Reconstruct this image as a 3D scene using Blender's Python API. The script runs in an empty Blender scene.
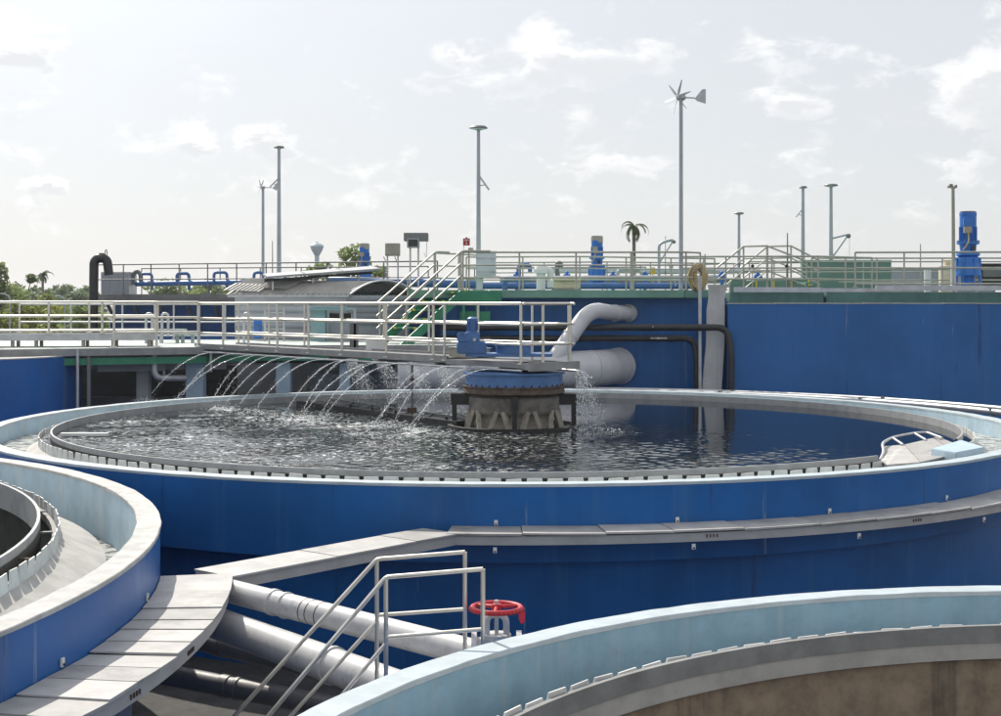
import bpy, bmesh, math, random
from mathutils import Vector, Matrix
from math import sin, cos, pi, radians, sqrt, hypot, atan2
random.seed(11)
S = bpy.context.scene
COL = S.collection

# ------------------------------------------------------------------ camera
EYE = 4.35
F, HZ, CX = 1400.0, 302.0, 500.5          # focal length, horizon row, centre column (photo pixels)
cam_d = bpy.data.cameras.new('camera'); cam = bpy.data.objects.new('camera', cam_d); COL.objects.link(cam)
cam.location = (0, 0, EYE); cam.rotation_euler = (radians(90), 0, 0)
cam_d.sensor_width = 36; cam_d.lens = 36 * F / 1001; cam_d.shift_y = -(358 - HZ) / 1001
cam_d.clip_start = .1; cam_d.clip_end = 6000
S.camera = cam

# ------------------------------------------------------------------ sky, sun, exposure
SUN_AZ, SUN_EL = radians(-30), radians(43)
W = bpy.data.worlds.new('World'); S.world = W; W.use_nodes = True
wt = W.node_tree; wt.nodes.clear()
def wn(t, **k):
    n = wt.nodes.new(t)
    for a, b in k.items(): setattr(n, a, b)
    return n
def wm(op, a, b=None, c=None, clamp=False):
    n = wn('ShaderNodeMath', operation=op, use_clamp=clamp)
    for i, v in enumerate((a, b, c)):
        if v is None: continue
        if isinstance(v, (int, float)): n.inputs[i].default_value = v
        else: wt.links.new(v, n.inputs[i])
    return n.outputs[0]
def wmix(f, a, b):
    n = wn('ShaderNodeMix', data_type='RGBA')
    for i, v in ((0, f), (6, a), (7, b)):
        if isinstance(v, (int, float)): n.inputs[i].default_value = v
        elif isinstance(v, tuple): n.inputs[i].default_value = v
        else: wt.links.new(v, n.inputs[i])
    return n.outputs[2]
SKY_STRENGTH = .1
sky = wn('ShaderNodeTexSky', sky_type='NISHITA', sun_disc=False, sun_elevation=SUN_EL, sun_rotation=SUN_AZ,
         air_density=1.0, dust_density=1.2, ozone_density=1.0)
tc = wn('ShaderNodeTexCoord'); sep = wn('ShaderNodeSeparateXYZ'); wt.links.new(tc.outputs['Generated'], sep.inputs[0])
yy = wm('MAXIMUM', sep.outputs[1], .08)
U = wm('DIVIDE', sep.outputs[0], yy); V = wm('DIVIDE', sep.outputs[2], yy)
mp = wn('ShaderNodeMapping'); mp.inputs['Scale'].default_value = (9, 9, 17); wt.links.new(tc.outputs['Generated'], mp.inputs[0])
def wnoise(scale, detail, rough, dist=0.0):
    n = wn('ShaderNodeTexNoise'); n.inputs['Scale'].default_value = scale; n.inputs['Detail'].default_value = detail
    n.inputs['Roughness'].default_value = rough; n.inputs['Distortion'].default_value = dist
    wt.links.new(mp.outputs[0], n.inputs['Vector']); return n.outputs[0]
n1 = wnoise(1.0, 9, .58, .25); n2 = wnoise(2.7, 9, .62, .35)
n3 = wnoise(1.9, 5, .6); n4 = wnoise(2.3, 5, .6, .5)
U = wm('ADD', U, wm('MULTIPLY', wm('SUBTRACT', n3, .5), .11)); V = wm('ADD', V, wm('MULTIPLY', wm('SUBTRACT', n4, .5), .055))
dens = lean = None
for (px, py, rx, ry, a) in ((585, 55, 125, 46, 1), (500, 85, 70, 26, .7), (265, 138, 52, 30, 1), (180, 144, 70, 32, .95), (40, 190, 44, 17, 1),
                         (15, 50, 70, 42, .8), (100, 125, 80, 25, .35), (990, 90, 75, 75, 1), (820, 52, 110, 24, .6), (800, 102, 60, 20, .65), (790, 163, 60, 17, .6),
                         (985, 158, 40, 24, .75), (450, 52, 60, 14, .6), (700, 112, 50, 20, .4), (380, 190, 60, 18, .4), (880, 215, 70, 22, .4), (905, 70, 70, 26, .45), (610, 170, 60, 14, .35)):
    du = wm('MULTIPLY', wm('SUBTRACT', U, (px - CX) / F), F / rx); dv = wm('MULTIPLY', wm('SUBTRACT', V, (HZ - py) / F), F / ry)
    m = wm('MULTIPLY', wm('SUBTRACT', 1.0, wm('SQRT', wm('ADD', wm('MULTIPLY', du, du), wm('MULTIPLY', dv, dv))), clamp=True), a)
    dens = m if dens is None else wm('MAXIMUM', dens, m)
    k = wm('MULTIPLY', m, wm('SUBTRACT', dv, wm('MULTIPLY', du, .3)))
    lean = k if lean is None else wm('ADD', lean, k)
nn = wm('ADD', wm('MULTIPLY', n1, .35), wm('MULTIPLY', n2, .65))
raw = wm('ADD', wm('MULTIPLY', dens, .40), wm('MULTIPLY', wm('SUBTRACT', nn, .5), 1.6))
def smooth(v, a, b):
    n = wn('ShaderNodeMapRange', interpolation_type='SMOOTHSTEP'); wt.links.new(v, n.inputs[0]); n.inputs[1].default_value = a; n.inputs[2].default_value = b; return n.outputs[0]
cov = smooth(raw, .05, .34); soft = smooth(n1, .4, .75)
lit = smooth(wm('ADD', wm('MULTIPLY', lean, 1.5), wm('MULTIPLY', wm('SUBTRACT', raw, .30), -1.5)), -.24, .16)
VEIL = (7.8, 7.95, 8.2, 1)
dp_ = wn('ShaderNodeVectorMath', operation='DOT_PRODUCT'); wt.links.new(tc.outputs['Generated'], dp_.inputs[0])
dp_.inputs[1].default_value = (sin(SUN_AZ) * cos(SUN_EL), cos(SUN_AZ) * cos(SUN_EL), sin(SUN_EL))
glow = wm('MULTIPLY_ADD', wm('POWER', wm('MAXIMUM', dp_.outputs['Value'], 0.0), 12.0), 2.2, 1.0)   # bright haze round the sun
vl = wn('ShaderNodeVectorMath', operation='SCALE'); vl.inputs[0].default_value = VEIL[:3]; wt.links.new(glow, vl.inputs['Scale'])
hazy = wmix(.80, sky.outputs[0], vl.outputs[0])                          # thin high overcast over the blue
hazy = wmix(wm('MULTIPLY', soft, .25), hazy, (8.0, 8.0, 8.0, 1))
cloud_c = wmix(lit, (8.0, 8.15, 8.4, 1), (10.8, 10.75, 10.7, 1))
final = wmix(wm('MULTIPLY', cov, .82), hazy, cloud_c)
bg = wn('ShaderNodeBackground'); bg.inputs[1].default_value = SKY_STRENGTH; wt.links.new(final, bg.inputs[0])
wo = wn('ShaderNodeOutputWorld'); wt.links.new(bg.outputs[0], wo.inputs[0])
sl = bpy.data.lights.new('sun', 'SUN'); sl.energy = 4.6; sl.angle = radians(.6); sl.color = (1, .93, .82)
sun = bpy.data.objects.new('sun', sl); COL.objects.link(sun)
sd = Vector((sin(SUN_AZ) * cos(SUN_EL), cos(SUN_AZ) * cos(SUN_EL), sin(SUN_EL)))
sun.rotation_euler = sd.to_track_quat('Z', 'Y').to_euler(); sun.location = (-30, 50, 60)
vs = S.view_settings; vs.view_transform = 'Standard'; vs.look = 'None'; vs.exposure = .06; vs.gamma = 1; vs.use_curve_mapping = False
S.cycles.use_denoising = True; S.cycles.max_bounces = 6; S.cycles.sample_clamp_indirect = 6

# ------------------------------------------------------------------ materials
MATS = {}
def M(name, c, rough=.6, metal=0.0, var=.14, sc=2.2, bump=0.0, bsc=45, per=0.0, drip=0.0, streak=0.0, scol=(.3, .3, .3), ssc=5.0, blot=0.0, bcol=(.1, .09, .08), bscale=1.3, spec=.5):
    m = bpy.data.materials.new(name); m.use_nodes = True; t = m.node_tree; N = t.nodes; L = t.links
    p = N['Principled BSDF']; p.inputs['Roughness'].default_value = rough; p.inputs['Metallic'].default_value = metal
    p.inputs['Specular IOR Level'].default_value = spec
    geo = N.new('ShaderNodeNewGeometry')
    def noise(scale, vec=None, det=5, ro=.55):
        n = N.new('ShaderNodeTexNoise'); n.inputs['Scale'].default_value = scale; n.inputs['Detail'].default_value = det; n.inputs['Roughness'].default_value = ro
        L.new(vec or geo.outputs['Position'], n.inputs['Vector']); return n.outputs[0]
    def mix(f, a, b):
        n = N.new('ShaderNodeMix'); n.data_type = 'RGBA'
        for i, v in ((0, f), (6, a), (7, b)):
            if isinstance(v, tuple): n.inputs[i].default_value = v + (1,)
            elif isinstance(v, float): n.inputs[i].default_value = v
            else: L.new(v, n.inputs[i])
        return n.outputs[2]
    def ramp(v, a, b, mul=1.0):
        n = N.new('ShaderNodeMapRange'); n.interpolation_type = 'SMOOTHSTEP'; L.new(v, n.inputs[0]); n.inputs[1].default_value = a; n.inputs[2].default_value = b
        n.inputs[4].default_value = mul; return n.outputs[0]
    lo = tuple(x * (1 - var) for x in c); hi = tuple(min(1, x * (1 + var)) for x in c)
    col = mix(ramp(noise(sc, det=7, ro=.62), .3, .7), lo, hi)
    if streak:
        mpn = N.new('ShaderNodeMapping'); mpn.inputs['Scale'].default_value = (ssc, ssc, ssc * .045); L.new(geo.outputs['Position'], mpn.inputs[0])
        col = mix(ramp(noise(1.0, mpn.outputs[0], 6, .6), .5, .72, streak), col, scol)
    if drip:
        mpd = N.new('ShaderNodeMapping'); mpd.inputs['Scale'].default_value = (9, 9, .35); L.new(geo.outputs['Position'], mpd.inputs[0])
        col = mix(ramp(noise(1.0, mpd.outputs[0], 4, .7), .66, .74, drip), col, (.24, .31, .42))
        mpe = N.new('ShaderNodeMapping'); mpe.inputs['Scale'].default_value = (5, 5, .25); mpe.inputs['Location'].default_value = (7, 3, 1); L.new(geo.outputs['Position'], mpe.inputs[0])
        col = mix(ramp(noise(1.0, mpe.outputs[0], 6, .7), .60, .72, drip), col, (.012, .045, .13))
    if blot:
        col = mix(ramp(noise(bscale, det=8, ro=.68), .53, .7, blot), col, bcol)
    if per:
        oi = N.new('ShaderNodeObjectInfo'); pm_ = N.new('ShaderNodeMapRange'); L.new(oi.outputs['Random'], pm_.inputs[0]); pm_.inputs[3].default_value = 1 - per; pm_.inputs[4].default_value = 1 + per * .5
        hs = N.new('ShaderNodeHueSaturation'); L.new(col, hs.inputs['Color']); L.new(pm_.outputs[0], hs.inputs['Value']); col = hs.outputs[0]
    L.new(col, p.inputs['Base Color'])
    rr = N.new('ShaderNodeMapRange'); L.new(noise(sc * 3), rr.inputs[0]); rr.inputs[3].default_value = max(.02, rough * .8); rr.inputs[4].default_value = min(1, rough * 1.2)
    L.new(rr.outputs[0], p.inputs['Roughness'])
    if bump:
        b = N.new('ShaderNodeBump'); b.inputs['Strength'].default_value = .6; b.inputs['Distance'].default_value = bump; L.new(noise(bsc, det=6), b.inputs['Height'])
        L.new(b.outputs[0], p.inputs['Normal'])
    MATS[name] = m; return m
M('blue_paint', (.007, .106, .335), .42, drip=.8, var=.16, sc=.8, streak=.45, scol=(.05, .16, .36), ssc=3.5, bump=.002, bsc=30, blot=.12, bcol=(.02, .07, .25), spec=.35)
M('blue_left', (.012, .108, .36), .38, drip=.8, var=.12, sc=.8, streak=.45, scol=(.13, .20, .32), ssc=2.2, bump=.002, bsc=30, blot=.1, bcol=(.03, .07, .22), spec=.4)
M('blue_wall', (.024, .132, .375), .55, drip=.8, var=.10, sc=.5, streak=.35, scol=(.05, .15, .40), ssc=2.4, bump=.003, bsc=14, blot=.15, bcol=(.03, .09, .28), spec=.3)
M('algae_wall', (.035, .040, .032), .85, var=.35, sc=4, bump=.006, bsc=30, streak=.5, scol=(.018, .022, .018), ssc=4, blot=.5, bcol=(.07, .07, .06), bscale=4)
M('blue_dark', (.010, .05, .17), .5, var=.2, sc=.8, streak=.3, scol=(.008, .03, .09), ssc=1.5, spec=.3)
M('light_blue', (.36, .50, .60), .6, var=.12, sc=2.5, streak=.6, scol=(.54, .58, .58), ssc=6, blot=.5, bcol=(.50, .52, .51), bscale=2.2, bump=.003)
M('light_blue_shade', (.21, .355, .46), .6, var=.12, sc=3, streak=.55, scol=(.28, .40, .46), ssc=7, blot=.45, bcol=(.22, .30, .35), bscale=4, bump=.003)  # darker copy of light_blue, with the wall's shade put into the colour
M('light_blue_clean', (.42, .54, .62), .5, var=.08, sc=3, streak=.25, scol=(.45, .58, .66), ssc=6, blot=.15, bcol=(.3, .42, .5))
M('rim_concrete', (.42, .425, .415), .75, var=.16, sc=5, bump=.003, bsc=60, blot=.45, bcol=(.34, .36, .37), bscale=4.5)
M('rim_blue', (.41, .475, .515), .7, var=.10, sc=5, bump=.003, bsc=60, blot=.4, bcol=(.34, .42, .47), bscale=5)
M('launder_concrete', (.42, .41, .39), .8, var=.18, sc=3, bump=.004, bsc=40, blot=.5, bcol=(.30, .31, .30), bscale=3.0)
M('grey_ring', (.23, .235, .235), .7, var=.16, sc=4, bump=.003, bsc=50, blot=.5, bcol=(.15, .14, .13), bscale=3)
M('brown_concrete', (.27, .21, .15), .9, var=.25, sc=6, bump=.008, bsc=35, streak=.6, scol=(.045, .04, .035), ssc=4, blot=.5, bcol=(.24, .21, .17), bscale=5)
M('weir_plate', (.66, .67, .65), .55, per=.15, var=.10, sc=6, blot=.3, bcol=(.36, .37, .36), bscale=7)
M('baffle_steel', (.33, .34, .35), .5, var=.18, sc=4, blot=.5, bcol=(.2, .19, .17), bscale=4)
M('tray_cover', (.385, .38, .372), .6, var=.14, sc=3.5, bump=.003, bsc=50, blot=.75, bcol=(.235, .23, .225), bscale=2.0, per=.22)
M('tray_side', (.38, .38, .38), .5, var=.10, sc=3, streak=.15, scol=(.3, .26, .2), ssc=6, blot=.2, bcol=(.35, .33, .3))
M('rust', (.09, .055, .035), .9, var=.4, sc=9)
M('steel', (.68, .65, .58), .34, metal=.85, var=.10, sc=5)
M('galv', (.50, .51, .52), .45, metal=.45, var=.12, sc=4)
M('galv_dark', (.18, .185, .19), .55, metal=.2, var=.15, sc=3, blot=.3, bcol=(.16, .15, .14))
M('steel_upper', (.42, .41, .36), .42, metal=.6, var=.12, sc=4)
M('white_pipe', (.55, .55, .57), .45, var=.08, sc=1.5, streak=.2, scol=(.42, .42, .44), ssc=3, blot=.3, bcol=(.42, .42, .45), bscale=2)
M('near_pipe', (.52, .52, .525), .42, metal=0.0, var=.10, sc=3, blot=.55, bcol=(.25, .255, .27), bscale=4.5)
M('dark_pipe', (.16, .16, .17), .5, var=.15, sc=3, blot=.3, bcol=(.1, .1, .1))
M('black_pipe', (.018, .02, .023), .42, var=.3, sc=3)
M('black_steel', (.012, .012, .012), .5, var=.4, sc=8)
M('stone', (.16, .15, .135), .9, var=.3, sc=6, bump=.01, bsc=25, blot=.75, bcol=(.05, .042, .036), bscale=4)
M('stone_rust', (.10, .075, .06), .9, var=.35, sc=7, bump=.01, bsc=25, blot=.7, bcol=(.09, .045, .025), bscale=5)
M('stone_light', (.34, .31, .26), .9, var=.2, sc=6, bump=.006, bsc=25, blot=.6, bcol=(.13, .11, .09), bscale=5)
M('machine_blue', (.065, .165, .38), .38, var=.12, sc=4, blot=.25, bcol=(.02, .06, .17), bscale=6)
M('motor_blue', (.02, .17, .56), .38, var=.10, sc=4, blot=.2, bcol=(.015, .10, .32), bscale=5)
M('pipe_blue', (.05, .14, .36), .4, var=.12, sc=4, blot=.25, bcol=(.03, .1, .3))
M('green_paint', (.15, .31, .25), .6, var=.14, sc=2, streak=.3, scol=(.05, .14, .10), ssc=3, blot=.35, bcol=(.12, .25, .2), bscale=2)
M('green_stair', (.03, .22, .12), .55, var=.12, sc=4)
M('green_pale', (.40, .455, .44), .7, var=.10, sc=1.5, blot=.4, bcol=(.5, .58, .56), bscale=1.2)
M('green_wall', (.13, .24, .20), .65, var=.10, sc=1, streak=.3, scol=(.15, .28, .25), ssc=2)
M('chute', (.52, .53, .53), .8, var=.1, sc=3, streak=.4, scol=(.33, .34, .34), ssc=5, blot=.3, bcol=(.32, .32, .31), bscale=3)
M('algae_water', (.012, .018, .013), .35, var=.4, sc=2, blot=.5, bcol=(.03, .035, .025), spec=.05)
M('yellow', (.65, .48, .03), .6, var=.1)
M('concrete', (.30, .30, .295), .85, var=.15, sc=2, bump=.004, bsc=30, streak=.4, scol=(.2, .2, .2), ssc=3, blot=.3, bcol=(.2, .2, .2))
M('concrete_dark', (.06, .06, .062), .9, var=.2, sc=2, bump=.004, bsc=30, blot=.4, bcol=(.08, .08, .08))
M('ground', (.055, .053, .052), .92, var=.3, sc=3, bump=.006, bsc=20, blot=.6, bcol=(.025, .024, .023), bscale=.9)
M('corrugated', (.36, .35, .33), .5, metal=.2, var=.12, sc=2, blot=.35, bcol=(.24, .22, .2))
M('cladding', (.33, .36, .40), .5, var=.08, sc=2, streak=.2, scol=(.25, .27, .3), ssc=3)
M('teal_paint', (.23, .37, .39), .6, var=.08, sc=2, streak=.25, scol=(.2, .3, .31), ssc=4)
M('panel_frame', (.30, .31, .33), .5, metal=.2, var=.1)
M('dark_glass', (.012, .013, .015), .12, var=.2)
M('void', (.02, .02, .022), .9, var=.3)
M('cream', (.72, .63, .47), .7, var=.08, sc=6)
M('beige_box', (.36, .34, .29), .5, var=.08, sc=4, blot=.3, bcol=(.28, .25, .2))
M('pale_box', (.60, .67, .70), .45, var=.05, sc=3, blot=.15, bcol=(.42, .46, .48))
M('white_paint', (.72, .73, .72), .5, var=.06, sc=4, blot=.2, bcol=(.5, .5, .48))
M('pole_grey', (.40, .44, .47), .45, metal=.35, var=.08, sc=2)
M('red_paint', (.46, .016, .028), .5, var=.2, sc=12, blot=.4, bcol=(.22, .02, .025), bscale=14)
M('galv_mid', (.27, .275, .28), .5, metal=.2, var=.15, sc=3, streak=.3, scol=(.17, .165, .155), ssc=4, blot=.3, bcol=(.18, .175, .165))
M('green_edge', (.09, .19, .155), .65, var=.16, sc=2, streak=.4, scol=(.04, .09, .075), ssc=3, blot=.35, bcol=(.10, .14, .12), bscale=2)
M('white_wall', (.50, .52, .545), .6, var=.08, sc=2, streak=.3, scol=(.36, .37, .39), ssc=3)
M('red_sign', (.40, .03, .04), .5, var=.08)
M('red_tag', (.62, .015, .03), .45, var=.1)
M('rope', (.42, .34, .19), .9, var=.25, sc=20, bump=.006, bsc=60)
M('bark', (.10, .08, .06), .9, var=.3, sc=5, bump=.02, bsc=8)
M('palm_bark', (.17, .15, .12), .9, var=.3, sc=5)
M('tower_paint', (.42, .52, .58), .6, var=.06)

def leaf_mat(name, a, b, tr=.35):
    m = bpy.data.materials.new(name); m.use_nodes = True; t = m.node_tree; N = t.nodes; L = t.links
    p = N['Principled BSDF']; p.inputs['Roughness'].default_value = .55
    g = N.new('ShaderNodeNewGeometry'); n = N.new('ShaderNodeTexNoise'); n.inputs['Scale'].default_value = .8; n.inputs['Detail'].default_value = 6
    L.new(g.outputs['Position'], n.inputs['Vector'])
    mp = N.new('ShaderNodeMapRange'); mp.inputs[1].default_value = .35; mp.inputs[2].default_value = .65; L.new(n.outputs[0], mp.inputs[0])
    mx = N.new('ShaderNodeMix'); mx.data_type = 'RGBA'; L.new(mp.outputs[0], mx.inputs[0]); mx.inputs[6].default_value = a + (1,); mx.inputs[7].default_value = b + (1,)
    L.new(mx.outputs[2], p.inputs['Base Color'])
    tl = N.new('ShaderNodeBsdfTranslucent'); L.new(mx.outputs[2], tl.inputs[0]); ms = N.new('ShaderNodeMixShader'); ms.inputs[0].default_value = tr
    L.new(p.outputs[0], ms.inputs[1]); L.new(tl.outputs[0], ms.inputs[2]); L.new(ms.outputs[0], N['Material Output'].inputs[0])
    MATS[name] = m
leaf_mat('leaf_dark', (.05, .09, .03), (.09, .15, .05))
leaf_mat('leaf_mid', (.13, .18, .065), (.24, .30, .11), .6)
leaf_mat('leaf_yellow', (.15, .19, .04), (.30, .32, .08), .5)
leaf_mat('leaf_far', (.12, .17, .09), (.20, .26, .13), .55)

def water_mat(name, base, amp_lo, amp_hi, centre, r0, r1, scale, froth=0.0, rough=.03, strip=False):
    m = bpy.data.materials.new(name); m.use_nodes = True; t = m.node_tree; N = t.nodes; L = t.links
    p = N['Principled BSDF']; p.inputs['Roughness'].default_value = rough; p.inputs['IOR'].default_value = 1.34
    g = N.new('ShaderNodeNewGeometry')
    vm = N.new('ShaderNodeVectorMath'); vm.operation = 'DISTANCE'; L.new(g.outputs['Position'], vm.inputs[0]); vm.inputs[1].default_value = centre
    mk = N.new('ShaderNodeMapRange'); mk.interpolation_type = 'SMOOTHSTEP'; L.new(vm.outputs['Value'], mk.inputs[0])
    mk.inputs[1].default_value = r1; mk.inputs[2].default_value = r0; mk.inputs[3].default_value = amp_lo; mk.inputs[4].default_value = amp_hi
    def noise(s, d, ro):
        n = N.new('ShaderNodeTexNoise'); n.inputs['Scale'].default_value = s; n.inputs['Detail'].default_value = d; n.inputs['Roughness'].default_value = ro
        L.new(g.outputs['Position'], n.inputs['Vector']); return n.outputs[0]
    n1 = noise(scale, 3, .5); n2 = noise(scale * 2.7, 3, .55)
    ad = N.new('ShaderNodeMath'); ad.operation = 'MULTIPLY_ADD'; L.new(n2, ad.inputs[0]); ad.inputs[1].default_value = .4; L.new(n1, ad.inputs[2])
    mu = N.new('ShaderNodeMath'); mu.operation = 'MULTIPLY'; L.new(ad.outputs[0], mu.inputs[0]); L.new(mk.outputs[0], mu.inputs[1])
    b = N.new('ShaderNodeBump'); b.inputs['Strength'].default_value = 1; b.inputs['Distance'].default_value = 1; L.new(mu.outputs[0], b.inputs['Height']); L.new(b.outputs[0], p.inputs['Normal'])
    p.inputs['Base Color'].default_value = base + (1,)
    if strip:                                                      # froth where the jets land, and sun glints painted as white flecks
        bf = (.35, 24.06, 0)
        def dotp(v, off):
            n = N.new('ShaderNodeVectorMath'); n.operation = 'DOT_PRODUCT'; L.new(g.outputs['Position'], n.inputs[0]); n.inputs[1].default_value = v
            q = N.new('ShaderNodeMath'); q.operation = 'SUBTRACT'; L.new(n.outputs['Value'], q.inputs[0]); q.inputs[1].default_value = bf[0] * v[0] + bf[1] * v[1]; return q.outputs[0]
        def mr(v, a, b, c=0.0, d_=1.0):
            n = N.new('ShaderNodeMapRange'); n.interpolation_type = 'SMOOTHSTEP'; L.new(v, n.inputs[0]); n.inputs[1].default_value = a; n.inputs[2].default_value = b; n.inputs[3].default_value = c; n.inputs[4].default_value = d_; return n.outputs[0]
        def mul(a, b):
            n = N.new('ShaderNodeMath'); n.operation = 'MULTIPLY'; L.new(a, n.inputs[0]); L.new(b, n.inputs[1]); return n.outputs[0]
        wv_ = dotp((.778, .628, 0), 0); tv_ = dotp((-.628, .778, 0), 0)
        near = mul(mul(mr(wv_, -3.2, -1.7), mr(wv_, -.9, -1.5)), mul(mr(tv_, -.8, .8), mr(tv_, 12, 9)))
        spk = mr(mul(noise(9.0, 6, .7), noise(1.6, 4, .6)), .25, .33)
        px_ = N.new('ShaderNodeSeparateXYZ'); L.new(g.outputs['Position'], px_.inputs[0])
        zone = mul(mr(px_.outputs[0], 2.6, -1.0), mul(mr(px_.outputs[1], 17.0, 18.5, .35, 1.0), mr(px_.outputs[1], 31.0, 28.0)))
        fl = mul(mul(mr(noise(12.0, 3, .6), .56, .61), mr(noise(.55, 4, .6), .36, .56, .22, 1.0)), zone)          # white flecks in the colour stand in for sun glints on ripples
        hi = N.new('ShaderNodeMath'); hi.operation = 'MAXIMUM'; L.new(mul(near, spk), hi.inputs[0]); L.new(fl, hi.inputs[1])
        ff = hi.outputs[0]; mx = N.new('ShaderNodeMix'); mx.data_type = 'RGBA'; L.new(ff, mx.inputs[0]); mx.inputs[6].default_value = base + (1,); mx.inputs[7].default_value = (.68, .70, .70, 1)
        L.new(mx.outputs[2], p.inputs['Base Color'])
    if froth:
        nf = noise(5.5, 7, .7); rp = N.new('ShaderNodeMapRange'); rp.interpolation_type = 'SMOOTHSTEP'; L.new(nf, rp.inputs[0]); rp.inputs[1].default_value = .42; rp.inputs[2].default_value = .56; rp.inputs[4].default_value = froth
        mx = N.new('ShaderNodeMix'); mx.data_type = 'RGBA'; L.new(rp.outputs[0], mx.inputs[0]); mx.inputs[6].default_value = base + (1,); mx.inputs[7].default_value = (.62, .62, .58, 1)
        L.new(mx.outputs[2], p.inputs['Base Color'])
    MATS[name] = m
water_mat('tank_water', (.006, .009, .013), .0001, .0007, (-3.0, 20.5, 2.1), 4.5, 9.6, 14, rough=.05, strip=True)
water_mat('dark_water', (.012, .018, .014), .0012, .0012, (0, 0, 0), 1, 2, 3)
water_mat('launder_froth', (.10, .10, .09), .012, .012, (0, 0, 0), 1, 2, 9, froth=.95, rough=.2)
m = bpy.data.materials.new('spray'); m.use_nodes = True; N_ = m.node_tree.nodes; L_n = m.node_tree.links; MATS['spray'] = m
p_ = N_['Principled BSDF']; p_.inputs['Base Color'].default_value = (.9, .93, .96, 1); p_.inputs['Roughness'].default_value = .12
t_n = N_.new('ShaderNodeBsdfTranslucent'); t_n.inputs[0].default_value = (.93, .95, .97, 1); x_n = N_.new('ShaderNodeMixShader'); x_n.inputs[0].default_value = .6
L_n.new(p_.outputs[0], x_n.inputs[1]); L_n.new(t_n.outputs[0], x_n.inputs[2]); L_n.new(x_n.outputs[0], N_['Material Output'].inputs[0])

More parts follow.
